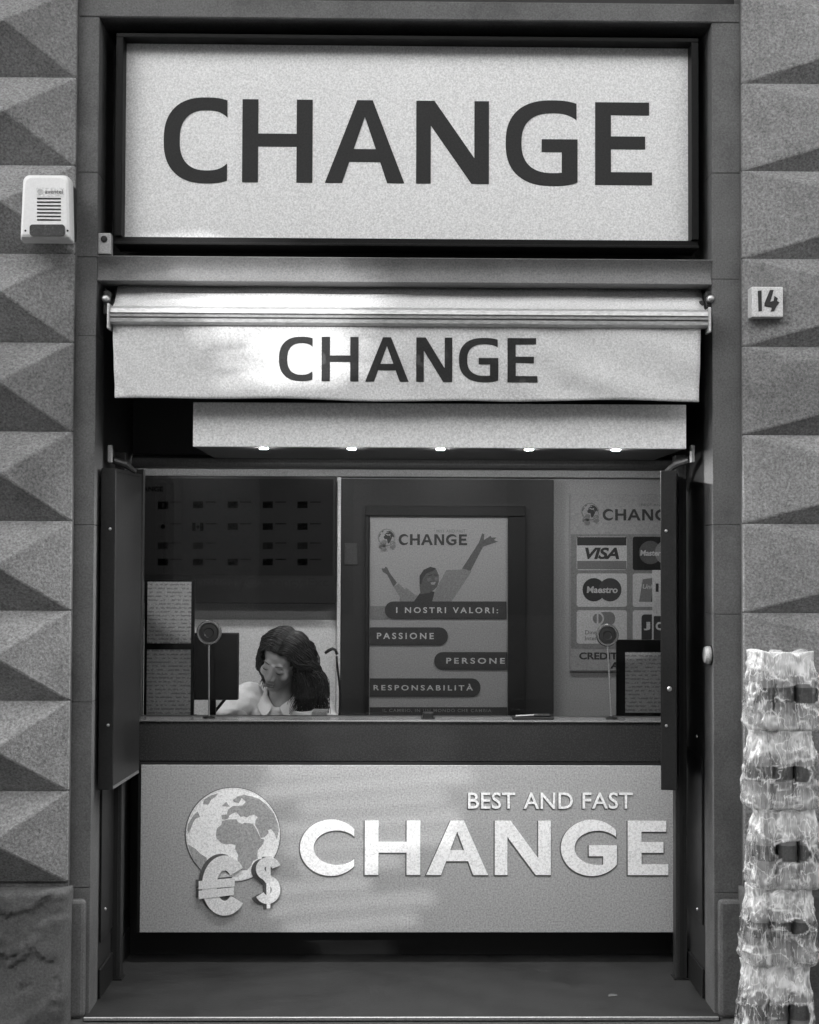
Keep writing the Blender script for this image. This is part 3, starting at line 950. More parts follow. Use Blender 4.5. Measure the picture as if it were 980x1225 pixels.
# round knob on the right jamb
p_ = at(852, 784, .055)
t = thing('round_stop', (p_.x, .055, p_.z), 'short pale round door stop on the inner edge of the right stone jamb', 'door stop')
STOPM = mat('stop plastic', .38, .5, var=.35, vscale=30)
MB().lathe([(.026, .010), (.030, .0), (.031, -.012), (.026, -.022), (.010, -.024)], (XIR - .0005, .07, p_.z), 'X', 22).build('cap', STOPM, t)
MB().lathe([(.034, 0), (.034, -.004)], (XIR - .0002, .07, p_.z), 'X', 22).build('collar', METAL, t)

# ---------------------------------------------------------------- alarm siren
AY_ = -.13
p0, p1 = at(23, 286, AY_), at(85.5, 208, AY_)
sr = thing('alarm_siren', ((p0.x + p1.x) / 2, -.05, p0.z), 'white plastic alarm siren with slots and dark lamp lens on the left wall', 'siren')
b = MB()
wS, hS = p1.x - p0.x, p1.z - p0.z
cxS = (p0.x + p1.x) / 2
rings = []
for (dy, ins, tz_, bz_) in ((.055, .0, .0, -.002), (.02, .0, .0, 0), (.004, .004, -.005, .008), (0, .012, -.013, .016)):
    poly = []
    for k, (sx_, sz_, a0) in enumerate(((1, 1, 0), (-1, 1, 90), (-1, -1, 180), (1, -1, 270))):
        r_ = .022 if sz_ > 0 else .006
        tap = .93 if sz_ > 0 else 1.0
        hw = wS / 2 * tap - ins
        zc = (p1.z + tz_ - r_) if sz_ > 0 else (p0.z + bz_ + r_)
        for i in range(6):
            a = R(a0 + 90 * i / 5)
            poly.append(Vector((cxS + sx_ * (hw - r_) + r_ * math.cos(a), AY_ + dy, zc + r_ * math.sin(a))))
    rings.append(poly)
n = len(rings[0])
for p_ in rings: b.v += p_
for i in range(3):
    for k in range(n):
        b.f.append([i * n + k, i * n + (k + 1) % n, (i + 1) * n + (k + 1) % n, (i + 1) * n + k]); b.m.append(0)
b.f += [list(range(n)), [3 * n + k for k in range(n)]]; b.m += [0, 0]
b.build('housing', PLASTIC, sr)
box('back_plate', METAL, sr, p0.x + .01, p1.x - .01, AY_ + .0555, .0, p0.z + .02, p1.z - .02)
for i in range(7):
    yy = 238.5 + i * 4.25
    a, c_ = at(44.5, yy - 1, AY_), at(73, yy - .5, AY_)
    MB().box(a.x, c_.x, AY_ - .0012, AY_ + .001, a.z - .0024, a.z + .0024).build('slot', VINYL, sr)
flat('lens', rrect(36, 78, 269, 282.5, 3.5), AY_ - .0002, LENS, sr, .006)
for px in (30.5, 81):
    a = at(px, 276, AY_)
    MB().lathe([(.0035, 0), (.003, -.001)], (a.x, AY_ - .0002, a.z), 'Y', 10).build('screw', VINYL, sr)
LG = mat('faint print', .45, .5)
flat('label_plate', rrect(43.5, 77, 224.5, 235.5, 2), AY_ - .0002, mat('label plastic', .66, .5), sr, .0006)
MB().lathe([(.010, 0), (.010, -.0008)], (at(48.5, 229.5, AY_).x, AY_ - .0009, at(48.5, 229.5, AY_).z), 'Y', 16).build('emblem', LG, sr)
text('lettering', 'aventel', 54, 75, 226.5, 231.8, AY_ - .0012, mat('grey print', .18, .5), sr, .015)

# ---------------------------------------------------------------- house number
HY = -.055
a, c_ = at(899.5, 379, HY), at(937, 343, HY)
hn = thing('house_number', ((a.x + c_.x) / 2, HY, a.z), 'small white square tile with the black house number 14', 'house number')
MB().box(a.x, c_.x, HY, .0, a.z, c_.z).build('tile', TILE, hn, bevel=.004, seg=2)
flat('digit', [(906.5, 348), (911, 347.5), (911.5, 372), (907.5, 372.5)], HY, PRINTK, hn, .002)
flat('digit', [(921, 347), (925.5, 347), (921.5, 361), (925.5, 360), (926.5, 354), (930.5, 357), (929.5, 360), (932.5, 362), (929, 366.5), (926, 372), (922, 373), (923.5, 368), (914.5, 366.5), (914.5, 363)], HY, PRINTK, hn, .002)
# ================================================================ THE ROOM BEHIND THE GLASS
WALLI = mat('room wall', .34, .8, var=.05, grain=.15)
WALLW = mat('white partition', .74, .7, var=.04, grain=.12)
DARKW = mat('dark case', .02, .5, var=.2, grain=.25)
PAPER = mat('poster paper', .29, .6, grain=.14, gscale=200)
PAPER2 = mat('cards poster paper', .30, .6, grain=.14, gscale=200)
INK = mat('poster ink', .03, .5, grain=.2)
INK2 = mat('poster grey ink', .17, .5, grain=.2)
PALE = mat('pale ink', .50, .6, grain=.1)
RY = 2.0
CEIL = 2.10
def struct(name, m, *a):
    o = box(name, m, None, *a)
    o['kind'] = 'structure'
    return o
struct('back_wall', WALLI, -1.6, 1.6, RY, RY + .1, .0, CEIL)
struct('side_wall', WALLI, -1.6, -1.5, .80, RY - .001, .0, CEIL)
struct('side_wall', WALLI, 1.5, 1.6, .80, RY - .001, .0, CEIL)
struct('room_ceiling', WALLI, -1.6, 1.6, .765, RY + .1, CEIL + .001, CEIL + .1)
struct('room_floor', FLOOR, -1.6, 1.6, .905, RY + .1, -.1, .0)
for s_ in (-1, 1):
    struct('window_cheek', DARKBOARD, s_ * 1.6, s_ * (abs(wx0) + .005 if s_ < 0 else wx1 + .005), .765, .795, .0, CEIL)
IL = mat('room fill lamp', .9, .4, emit=18.0)  # glow of the hidden lamps added to light the room
for i in range(4):
    xx = -.9 + i * .6
    t = thing('fill_lamp', (xx, 1.42, CEIL), ['leftmost', 'second from left', 'third from left', 'rightmost'][i] + ' of the four unseen round lamps added to light the room', 'fill lamp', 'added room fill lamps')
    MB().lathe([(.075, 0), (.075, -.012), (.06, -.016)], (xx, 1.42, CEIL), 'Z', 20).build('rim', ALU, t)
    MB().lathe([(.058, -.0165), (.05, -.021)], (xx, 1.42, CEIL), 'Z', 20).build('lamp', IL, t)
wt = thing('wall_trim', (0, RY - .02, Z(570, RY - .02)), 'pale horizontal strip along the top of the back wall', 'trim')
MB().box(X(120, RY, 566), X(840, RY, 566), RY - .02, RY - .001, Z(570.5, RY - .02), Z(562, RY - .02)).build('strip', WALLI, wt, bevel=.002)
wp = thing('wall_partition', (X(300, 1.95), 1.95, 0), 'white low partition behind the seated person', 'partition')
box('board', WALLW, wp, X(140, 1.95, 800), X(402, 1.95, 800), 1.95, 1.97, .0, Z(742, 1.95), .002)
wpz = thing('wall_strip', (X(405, 1.93), 1.93, 0), 'narrow pale upright strip between the screen and the dark poster case', 'trim')
box('strip', WALLW, wpz, X(403, 1.93, 700), X(407.5, 1.93, 700), 1.93, 1.96, .0, Z(571, 1.93), .002)

# screen with exchange rates
TVY = 1.88
tv = thing('wall_screen', (X(270, TVY), TVY, Z(723, TVY)), 'large dark wall screen listing flags and exchange rates', 'screen')
tx0, tx1, tz0, tz1 = X(140, TVY, 650), X(402, TVY, 650), Z(722.5, TVY), Z(570.5, TVY)
box('bezel', mat('bezel', .006, .4), tv, tx0, tx1, TVY, 1.94, tz0, tz1, .003)
SCR = mat('screen glass', .006, .4, emit=.0008, spec=.12)
FLAGK = mat('flag ink', .001, .8, spec=.0)
box('display', SCR, tv, tx0 + .015, tx1 - .014, TVY - .002, TVY - .0004, Z(689, TVY), tz1 - .012)
TY = TVY - .0021
text('heading', 'CHANGE', 158, 195.5, 582, 588, TY, FLAGK, tv, .03)
for j, yy in enumerate((604, 630, 653, 672.5)):
    for i, xx in enumerate((195, 237, 278.5, 320.5, 362)):
        dark = [FLAGK, mat('flag grey', .003, .8, spec=.05)][(i * 3 + j * 2) % 3 == 1]
        if (i, j) == (2, 2): continue
        if (i, j) == (0, 0):
            fl = flat('flag', [(189, 600), (201.5, 600), (201.5, 609), (189, 609)], TY, FLAGK, tv)
            flat('cross', [(193.8, 601.5), (196.7, 601.5), (196.7, 607.5), (193.8, 607.5)], TY - .0008, mat('flag grey', .003), fl)
        elif (i, j) == (1, 1):
            for a0 in (230, 239.5):
                flat('flag', [(a0, 625.5), (a0 + 4, 625.5), (a0 + 4, 635), (a0, 635)], TY, FLAGK, tv)
            flat('flag_leaf', [(235, 630), (237, 628), (239, 630), (237, 633)], TY, FLAGK, tv)
        elif (i, j) == (0, 1):
            flat('flag', ell(195, 630, 2.8, 2.8, 12), TY, FLAGK, tv)
        else:
            flat('flag', [(xx - 6, yy - 4), (xx + 6, yy - 4.3), (xx + 6, yy + 3.7), (xx - 6, yy + 4)], TY, dark, tv)
        flat('rate_line', [(xx + 9, yy - 4), (xx + 22, yy - 4), (xx + 22, yy - 2.8), (xx + 9, yy - 2.8)], TY, dark, tv)
text('ticker', 'mption  Currency Exc', 232, 393, 691, 704, TVY - .0005, mat('ticker ink', .012, .6, emit=.0016, spec=.1), tv, .015)

# dark case with the values poster
dc = thing('poster_case', (X(535, 1.95), 1.95, 0), 'tall dark panel behind the values poster', 'panel')
box('panel', DARKW, dc, X(408, 1.95, 700), X(662, 1.95, 700), 1.93, 1.99, .0, Z(573, 1.93), .003)
fx0, fx1 = X(437, 1.90, 700), X(629, 1.90, 700)
for a in ((fx0, fx1, 1.90, 1.929, Z(617, 1.9), Z(605, 1.9)), (X(608, 1.9, 700), fx1, 1.90, 1.929, .6, Z(617.4, 1.9)), (fx0, X(441.5, 1.9, 700), 1.90, 1.929, .6, Z(617.4, 1.9))):
    box('frame_bar', mat('bezel', .006, .4), dc, *a, bevel=.002)
box('switch_plate', mat('switch', .05, .5), dc, X(412, 1.93, 660), X(428, 1.93, 660), 1.924, 1.9295, Z(676, 1.93), Z(650, 1.93), .002)
QY = 1.915
po_ = thing('values_poster', (X(525, QY), QY, Z(858, QY)), 'poster with a cheering man and dark bars naming values, in the dark case', 'poster')
box('sheet', PAPER, po_, X(442, QY, 740), X(607.5, QY, 740), QY, QY + .004, Z(870, QY), Z(617.5, QY))
q = QY - .0006
def logo(parent, px, py, sc, Yq, ink, mid, paper):
    g = flat('globe', ell(px, py, 10.5 * sc, 10.5 * sc, 30), Yq, mid, parent, .0004)
    flat('ocean', ell(px + .3 * sc, py, 9.3 * sc, 9.3 * sc, 30), Yq - .0006, paper, g, .0004)
    for L in LANDS[:2] + LANDS[3:5]:
        flat('continent', [(px + (x - 480) / 395 * 9.4 * sc, py + (y - 480) / 395 * 9.4 * sc) for x, y in L], Yq - .0012, ink, g, .0004)
    text('euro_sign', '€', px - 9 * sc, px + .5 * sc, py + 3 * sc, py + 16 * sc, Yq - .002, mid, g, .07, .0008)
    text('dollar_sign', '$', px + 4 * sc, px + 11 * sc, py + 4 * sc, py + 14.5 * sc, Yq - .002, mid, g, .06, .0008)
logo(po_, 462.5, 643, 1.0, q, INK, INK2, PAPER)
def small_word(parent, px0, px1, py0, py1, Yq, m):
    sp = [(0, .135), (.165, .31), (.325, .50), (.52, .665), (.69, .845), (.88, 1.0)]
    word_px('CHANGE', [(px0 + (px1 - px0) * a, px0 + (px1 - px0) * b) for a, b in sp], py0, py1, Yq, m, parent, .24, .2, .0006, 2.0, .57)
small_word(po_, 477, 559, 639, 652, q, INK)
for w_, a_, c_ in (('BEST', 522, 532.1), ('AND', 533.9, 544.4), ('FAST', 546.5, 557)): text('tagline_word', w_, a_, c_, 633.5, 637, q, INK2, po_, .01)
SK = mat('printed skin', .085, .6, grain=.25)
SKD = mat('printed dark skin', .035, .6, grain=.25)
SHT = mat('printed shirt', .185, .6, grain=.14)
man = flat('printed_man', [(478, 716), (486, 703), (497, 712), (505, 712), (520, 708), (534, 682), (560, 681), (564, 684), (548, 708), (540, 720), (478, 720)], q, SHT, po_, .0004)
flat('sleeve', [(471, 702), (477, 698), (490, 710), (500, 720), (482, 720)], q - .0006, SHT, man, .0004)
flat('sleeve', [(553, 680), (563, 683), (545, 712), (540, 720), (518, 720), (530, 708)], q - .0006, SHT, man, .0004)
flat('forearm', [(471, 702), (463, 687), (458, 684), (456.5, 680), (460, 680), (461, 678), (463.5, 679), (466, 685), (475, 697)], q - .0010, SK, man, .0004)
flat('forearm', [(553, 680), (573, 649), (577, 638), (579.5, 639), (579, 646), (587, 641), (588, 643), (594, 643), (591, 646), (596, 648), (584, 652), (578, 654), (563, 683)], q - .0010, SK, man, .0004)
flat('collar', [(495, 720), (502, 710), (512, 706), (520, 708), (517, 720)], q - .0012, INK, man, .0004)
hd = flat('head', [(503, 711), (502, 700), (503, 690), (508, 682), (516, 679), (522, 681), (525, 688), (525, 696), (523, 702), (519, 706), (514, 709)], q - .0016, SK, man, .0004)
flat('printed_hair', [(502, 698), (502, 689), (507, 681.5), (515, 678), (522, 680), (518, 683), (510, 686), (506, 692), (504, 699)], q - .0021, SKD, hd, .0004)
flat('smile', [(515, 697), (521.5, 696), (520, 699.5), (516.5, 699.5)], q - .0021, mat('printed teeth', .26, .6), hd, .0004)
flat('brow', [(512, 688.5), (517, 687), (517, 688.2), (512.5, 689.6)], q - .0021, SKD, hd, .0004)
flat('brow', [(519.5, 687), (523.5, 687.6), (523.5, 688.8), (519.5, 688.2)], q - .0021, SKD, hd, .0004)
flat('cheek', [(511, 692), (516, 691), (516.5, 694.5), (512, 696)], q - .0021, mat('printed light skin', .13, .6, grain=.2), hd, .0004)
flat('cheek', [(520, 690.5), (524.5, 690.5), (524, 694.5), (520.5, 695)], q - .0021, mat('printed light skin', .13, .6, grain=.2), hd, .0004)
def bar(label, a, b_, c_, d_, cs, m, tx, txt, tm):
    o = flat('value_bar', rrect(a, b_, c_, d_, (d_ - c_) * .48, cs), q - .0026, m, po_, .0006)
    text('lettering', txt, tx[0], tx[1], tx[2], tx[3], q - .0034, tm, o, .02, .0004, 1.45)
flat('shadow_bar', [(442.5, 725), (465, 725), (465, 741), (442.5, 741)], q, INK2, po_, .0004)
bar('', 460.5, 606, 719.5, 740.5, 'cd', INK, (474, 596, 726.5, 733.5), 'I NOSTRI VALORI:', PALE)
bar('', 442.5, 536, 750.5, 772, 'ab', INK, (451, 519, 757, 764.5), 'PASSIONE', PALE)
bar('', 519.5, 607, 780, 801.5, 'cd', INK, (534, 604, 787, 794), 'PERSONE', PALE)
bar('', 442.5, 575, 811.5, 833.5, 'ab', INK, (447, 566, 818, 826), 'RESPONSABILITÀ', PALE)
o_ = flat('value_bar', [(442.5, 846), (607, 846), (607, 858), (442.5, 858)], q, INK, po_, .0006)
text('lettering', 'IL CAMBIO, IN UN MONDO CHE CAMBIA', 458, 588, 848, 852.5, q - .0008, mat('dim ink', .2, .6), o_, .01, .0004, 1.2)

# cards poster
KY = 1.985
cp = thing('cards_poster', (X(745, KY), KY, Z(803, KY)), 'pale poster of payment card logos under a globe logo, on the right back wall', 'poster')
box('sheet', PAPER2, cp, X(682, KY, 700), X(826, KY, 700), KY, RY - .001, Z(803, KY), Z(589.5, KY), .001)
k = KY - .0005
logo(cp, 706, 612, 1.0, k, INK, INK2, PAPER2)
small_word(cp, 721, 812, 608, 621.5, k, INK)
for w_, a_, c_ in (('BEST', 767, 779.5), ('AND', 781.6, 794.5), ('FAST', 797.1, 810)): text('tagline_word', w_, a_, c_, 602.5, 605.5, k, INK2, cp, .01)
flat('grid_panel', [(683, 639), (825, 639), (825, 776), (683, 776)], k, mat('card panel', .2, .6, grain=.14), cp, .0006)
CARD = mat('card white', .5, .5, grain=.1)
kk = k - .0008
def card(cx, cy, m=CARD): return flat('card', rrect(cx - 30, cx + 30, cy - 20, cy + 20, 3), kk, m, cp, .001)
kl = kk - .0012
v_ = card(720, 662)
flat('band', [(690.5, 642.5), (749.5, 642.5), (749.5, 652.5), (690.5, 652.5)], kl, mat('card navy', .03, .5), v_)
flat('band', [(690.5, 671), (749.5, 671), (749.5, 681), (690.5, 681)], kl, mat('card gold', .16, .5), v_)
text('lettering', 'VISA', 700, 741, 655, 669, kl, INK, v_, .035, .0006, .95, .25)
v_ = card(787, 662, mat('card black', .008, .5))
flat('disc', ell(778, 661, 13.5, 14), kl, mat('disc grey', .09, .5), v_)
flat('disc', ell(797, 661, 13.5, 14), kl - .0004, mat('disc pale', .2, .5), v_)
text('lettering', 'MasterCard', 766, 809, 658, 665, kl - .0012, CARD, v_, .03, .0006, 1, .1)
v_ = card(720, 706)
flat('disc', ell(710.5, 705.5, 13.6, 14), kl, INK, v_)
flat('disc', ell(730, 705.5, 13.6, 14), kl - .0004, mat('disc dark', .05, .5), v_)
text('lettering', 'Maestro', 702, 739, 701.5, 709.5, kl - .0012, CARD, v_, .03, .0006, 1, .1)
v_ = card(787, 706)
flat('shape', [(769, 693), (783, 691), (779, 720), (764.5, 720)], kl, INK2, v_)
flat('shape', [(783, 691), (798, 691), (793, 720), (779, 720)], kl, INK, v_)
text('lettering', 'UnionPay', 769, 800, 699, 706, kl - .0008, CARD, v_, .02, .0006, 1, .2)
v_ = card(720, 750)
flat('shape', rrect(715, 736, 732, 748, 7), kl, INK2, v_)
flat('disc', ell(715, 740, 7.8, 8), kl - .0008, CARD, v_)
flat('disc', ell(715, 740, 5.8, 6), kl - .0016, INK2, v_)
flat('bar', [(714, 734), (716, 734), (716, 746), (714, 746)], kl - .0024, CARD, v_)
text('lettering', 'Diners Club\nInternational', 700, 738, 754, 766, kl, INK2, v_, .01)
v_ = card(787, 750)
for i, a0 in enumerate((767.5, 782, 796.5)):
    s_ = flat('shape', rrect(a0, a0 + 12.5, 735, 767, 4, 'bd'), kl, INK, v_)
    text('lettering', 'JCB'[i], a0 + 2.5, a0 + 10.5, 744, 754, kl - .0008, CARD, s_, .05)
text('lettering', 'CREDIT A', 693, 752, 780.5, 789, k, INK, cp, .03)
text('lettering', 'AC', 730, 752, 792, 800, k, INK, cp, .03)
flat('rule', [(682.5, 801.5), (825, 801.5), (825, 803), (682.5, 803)], k, INK2, cp)

# ---------------------------------------------------------------- things on the counter and desk
DESK = cz1 - .06
def sheet_mat(name, v):
    m = mat(name, v, .7, grain=.1)
    t = m.node_tree
    b = t.nodes['Principled BSDF']
    src = b.inputs['Base Color'].links[0].from_socket
    g = t.nodes.new('ShaderNodeNewGeometry')
    wv = t.nodes.new('ShaderNodeTexWave')
    wv.bands_direction = 'Z'; wv.wave_type = 'BANDS'
    wv.inputs['Scale'].default_value = 21; wv.inputs['Distortion'].default_value = .0
    nz = t.nodes.new('ShaderNodeTexNoise'); nz.inputs['Scale'].default_value = 75
    mm = t.nodes.new('ShaderNodeMath'); mm.operation = 'GREATER_THAN'; mm.inputs[1].default_value = .47
    t.links.new(g.outputs['Position'], wv.inputs['Vector']); t.links.new(g.outputs['Position'], nz.inputs['Vector'])
    t.links.new(nz.outputs['Fac'], mm.inputs[0])
    gt = t.nodes.new('ShaderNodeMath'); gt.operation = 'GREATER_THAN'; gt.inputs[1].default_value = .62
    t.links.new(wv.outputs['Fac'], gt.inputs[0])
    ml = t.nodes.new('ShaderNodeMath'); ml.operation = 'MULTIPLY'
    t.links.new(gt.outputs[0], ml.inputs[0]); t.links.new(mm.outputs[0], ml.inputs[1])
    m2 = t.nodes.new('ShaderNodeMath'); m2.operation = 'MULTIPLY_ADD'; m2.inputs[1].default_value = -.42; m2.inputs[2].default_value = 1
    t.links.new(ml.outputs[0], m2.inputs[0])
    m3 = t.nodes.new('ShaderNodeMath'); m3.operation = 'MULTIPLY'
    t.links.new(src, m3.inputs[0]); t.links.new(m2.outputs[0], m3.inputs[1])
    t.links.new(m3.outputs[0], b.inputs['Base Color'])
    return m
SHEET = sheet_mat('printed sheet', .85)
HY_ = .79
BEZ = mat('bezel', .006, .4)
for lab, fr4, sheets in (('black stand with two printed rate sheets inside the window, left', (172.5, 232.5, 694.5, 858), ((176, 228.5, 697, 770.5), (176, 228.5, 778, 856))),
                         ('black stand with one printed rate sheet inside the window, right', (737.5, 806, 764.5, 858), ((748, 803, 779.5, 852),))):
    t = thing('rate_stand', (X((fr4[0] + fr4[1]) / 2, HY_), HY_, DESK), lab, 'stand')
    box('board', BEZ, t, X(fr4[0], HY_, 780), X(fr4[1], HY_, 780), HY_, HY_ + .012, Z(fr4[3], HY_), Z(fr4[2], HY_), .001)
    box('foot', BEZ, t, X(fr4[0], HY_, 780), X(fr4[1], HY_, 780), HY_ - .005, HY_ + .09, DESK, Z(fr4[3], HY_) - .0005)
    for a in sheets:
        box('sheet', SHEET, t, X(a[0], HY_, 780), X(a[1], HY_, 780), HY_ - .0015, HY_ - .0003, Z(a[3], HY_), Z(a[2], HY_))
mo = thing('monitor', (X(258, .93), .93, DESK), 'black back of a desk monitor between the rate sheets and the seated person', 'monitor')
box('housing', mat('monitor back', .012, .5), mo, X(226, .92, 800), X(285, .92, 800), .92, .96, Z(838, .92), Z(758, .92), .004, 2)
box('face_fill_screen', mat('face fill screen', .1, .3, emit=.30), mo, X(229, .961, 800), X(282, .961, 800), .9605, .9625, Z(835, .961), Z(761, .961))  # unseen glowing face added to brighten the seated person
box('neck', BEZ, mo, X(250, .93, 850), X(258, .93, 850), .93, .955, DESK + .011, Z(838, .93))
MB().tube([(X(250, .965), .965, DESK + .02), (X(275, .965), .965, Z(838, .965) + .02)], .006, 8).build('cable', BEZ, mo)
box('foot', BEZ, mo, X(236, .93, 850), X(272, .93, 850), .89, 1.0, DESK, DESK + .0105, .003)

DISC = mat('intercom face', .015, .35, grain=.2)
for lab, cxp, cyp, fx, rr, Yd in (('round intercom disc on a thin stem before the monitor', 250, 757, 250, 15, .655), ('round intercom disc on a thin stem before the cards poster', 727, 760, 731.5, 13.5, .655)):
    c_ = at(cxp, cyp, Yd); rm = rr / FPX * (Yd - CAM.y)
    f_ = Vector((X(fx, Yd, 858), Yd, cz1 + .0075))
    t = thing('intercom', f_, lab, 'intercom')
    MB().tube([f_ + Vector((0, 0, .008)), f_ * .5 + c_ * .5, c_ + Vector((0, 0, -rm))], .0032, 8).build('stem', mat('stem metal', .25, .4, .6), t)
    MB().lathe([(.022, 0), (.022, .005), (.006, .010)], f_, 'Z', 18).build('foot', BEZ, t)
    dh = MB().lathe([(rm * .9, .020), (rm, .014), (rm, .002), (rm * .93, -.004), (rm * .80, -.004), (rm * .76, .002), (rm * .05, .006)], c_, 'Y', 32).build('disc', [mat('intercom rim', .2, .22, .7)], t, smooth=False)
    MB().lathe([(rm * .75, .0015), (rm * .70, -.001), (rm * .40, -.002), (rm * .34, .001), (rm * .1, .001)], c_, 'Y', 28).build('speaker_face', DISC, dh)
gm_ = thing('gooseneck_lamp', (X(406, 1.05), 1.05, DESK), 'thin dark gooseneck microphone bent over beside the seated person', 'microphone')
gm_.name = 'gooseneck_microphone'
gp = [at(a, b_, 1.05) for a, b_ in ((405.5, 868), (407, 845), (407, 825), (405, 808), (403.5, 795), (403, 785))]
gp2 = [at(a, b_, 1.05) for a, b_ in ((403.5, 783), (401.5, 777.5), (398, 776), (393.5, 778), (389, 781.5))]
MB().tube(gp, [.006, .0055, .005, .0045, .0045, .0045], 8).build('neck', BEZ, gm_, smooth=True)
MB().tube(gp2, [.006, .006, .0065, .007, .006], 8).build('head', DISC, gm_, smooth=True)
MB().lathe([(.03, 0), (.03, .008), (.008, .012)], (gp[0].x, 1.05, DESK), 'Z', 18).build('base', BEZ, gm_)
for lab, nm, cat_, a, m_ in (('small white card stack on the sill before the long hair', 'card_stack', 'cards', (373, 390, 851.5, 858.5, .76, .84), PAPER),):
    t = thing(nm, (X(381, .8), .8, DESK), lab, cat_)
    box('cards', WALLW, t, X(a[0], a[4], 855), X(a[1], a[4], 855), a[4], a[5], DESK, Z(a[2], a[4]), .001)
    box('top_card', PAPER, t, X(a[0], a[4], 855) + .004, X(a[1], a[4], 855) + .006, a[4] + .004, a[5] + .003, Z(a[2], a[4]) + .0002, Z(a[2], a[4]) + .0015)
PL = cz1 + .0072
t = thing('black_tray', (X(636, .65), .65, PL), 'flat black pen tray with a pale pen lying on the counter edge', 'tray')
xa_, xb_ = X(613, .65, 858), X(662, .65, 858)
MB().box(xa_, xb_, .625, .69, PL, PL + .010).build('tray', BEZ, t, bevel=.004, seg=2)
MB().tube([(xa_ + .01, .63, PL + .0135), (xb_ - .06, .65, PL + .0155)], .0035, 8).build('pen', CHROME, t)
MB().box(xb_ - .075, xb_ - .01, .64, .68, PL + .0105, PL + .018).build('stamp_pad', DISC, t, bevel=.003)
t = thing('black_clip', (X(512, .65), .65, PL), 'small black block standing on the counter before the values poster', 'block')
MB().box(X(506, .65, 858), X(518.5, .65, 858), .64, .68, PL, Z(852, .65)).build('body', BEZ, t, bevel=.003)
MB().box(X(504, .65, 858), X(520.5, .65, 858), .636, .684, PL, PL + .004).build('foot', DISC, t)
t = thing('hanging_label', (X(786, .77), .77, Z(735, .77)), 'narrow white label strip hanging inside the glass at the right', 'label')
box('strip', mat('label white', .6, .6), t, X(780.5, .77, 705), X(793, .77, 705), .769, .771, Z(736, .77), Z(681, .77))
box('print', INK, t, X(784.5, .768, 705), X(788, .768, 705), .7682, .7688, Z(707, .77), Z(697, .77))

# ================================================================ THE PERSON AT THE DESK
def remesh(mb, name, mats, voxel, smooth_it, parent, disp=None):
    o = mb.build(name, mats, parent)
    md = o.modifiers.new('r', 'REMESH'); md.mode = 'VOXEL'; md.voxel_size = voxel; md.use_smooth_shade = True
    if smooth_it:
        sm = o.modifiers.new('s', 'SMOOTH'); sm.iterations = smooth_it; sm.factor = .5
    bpy.context.view_layer.update()
    me = bpy.data.meshes.new_from_object(o.evaluated_get(bpy.context.evaluated_depsgraph_get()))
    old = o.data
    o.modifiers.clear()
    o.data = me
    bpy.data.meshes.remove(old)
    me.name = name
    for p_ in me.polygons: p_.use_smooth = True
    return o
def caps(mb, pts, rads, n=12):
    """a tapered limb with round ends"""
    for i in range(len(pts) - 1):
        mb.tube([pts[i], pts[i + 1]], [rads[i], rads[i + 1]], n)
    for p_, r_ in zip(pts, rads):
        mb.ball(p_, r_, n, 8)
SKIN = mat('skin', .40, .5, var=.08, vscale=20, bump=.05, bscale=200)
LIPS = mat('lips', .2, .4)
LASH = mat('lashes', .03, .5)
HAIR = mat('hair', .016, .42, var=.3, vscale=30, spec=.35)
SHIRT = mat('shirt', .70, .85, var=.14, vscale=16, bump=.25, bscale=30, spec=.15)
TROUS = mat('trousers', .05, .8)
PYc = 1.10
Hc = at(337, 791, PYc)
HR = (Matrix.Rotation(R(-16), 3, 'Z') @ Matrix.Rotation(R(18), 3, 'Y') @ Matrix.Rotation(R(26), 3, 'X'))
def hl(x, y, z): return Hc + HR @ Vector((x, y, z))
pr = thing('person', (Hc.x, 1.35, 0), 'person with long dark wavy hair and open white shirt looking down at the desk', 'person')
b = MB()
b.ball(hl(0, .014, .036), (.074, .092, .082), 24, 16, HR)
b.ball(hl(0, -.018, -.022), (.062, .074, .088), 24, 16, HR)
b.ball(hl(0, -.052, -.088), (.030, .032, .026), 14, 10, HR)
b.ball(hl(0, -.030, -.070), (.046, .050, .040), 16, 10, HR)
for s_ in (-1, 1):
    b.ball(hl(s_ * .040, -.062, -.022), (.022, .022, .024), 12, 8, HR)        # cheekbone
    b.ball(hl(s_ * .031, -.076, .006), (.017, .014, .012), 12, 8, HR)         # lowered lid
    b.ball(hl(s_ * .030, -.079, .028), (.020, .006, .007), 12, 8, HR)         # brow
    b.ball(hl(s_ * .012, -.100, -.034), (.009, .010, .008), 10, 8, HR)        # nostril
    b.ball(hl(s_ * .074, .012, -.005), (.009, .020, .032), 12, 8, HR)         # ear
b.tube([hl(0, -.084, .026), hl(0, -.098, -.006), hl(0, -.110, -.028)], [.008, .009, .010], 10)
b.ball(hl(0, -.108, -.031), (.011, .011, .010), 10, 8, HR)
b.ball(hl(0, -.092, -.058), (.023, .011, .006), 12, 8, HR)
b.ball(hl(0, -.089, -.069), (.019, .012, .007), 12, 8, HR)
Nb = at(337, 834, 1.19)
caps(b, [hl(0, .028, -.055), Nb + Vector((0, -.012, .02)), Nb + Vector((0, .01, -.05))], [.052, .050, .062], 16)
SL, SR = at(300, 834, 1.21), at(376, 838, 1.21)
EL, ER = at(264, 859, 1.08), at(394, 870, 1.08)
WL, WR = Vector((at(288, 866, .93).x, .93, DESK + .030)), Vector((at(356, 866, .93).x, .93, DESK + .030))
Ch, Wa = at(336, 872, 1.22), at(335, 925, 1.32)
Pe = Vector((Wa.x, 1.40, .50))
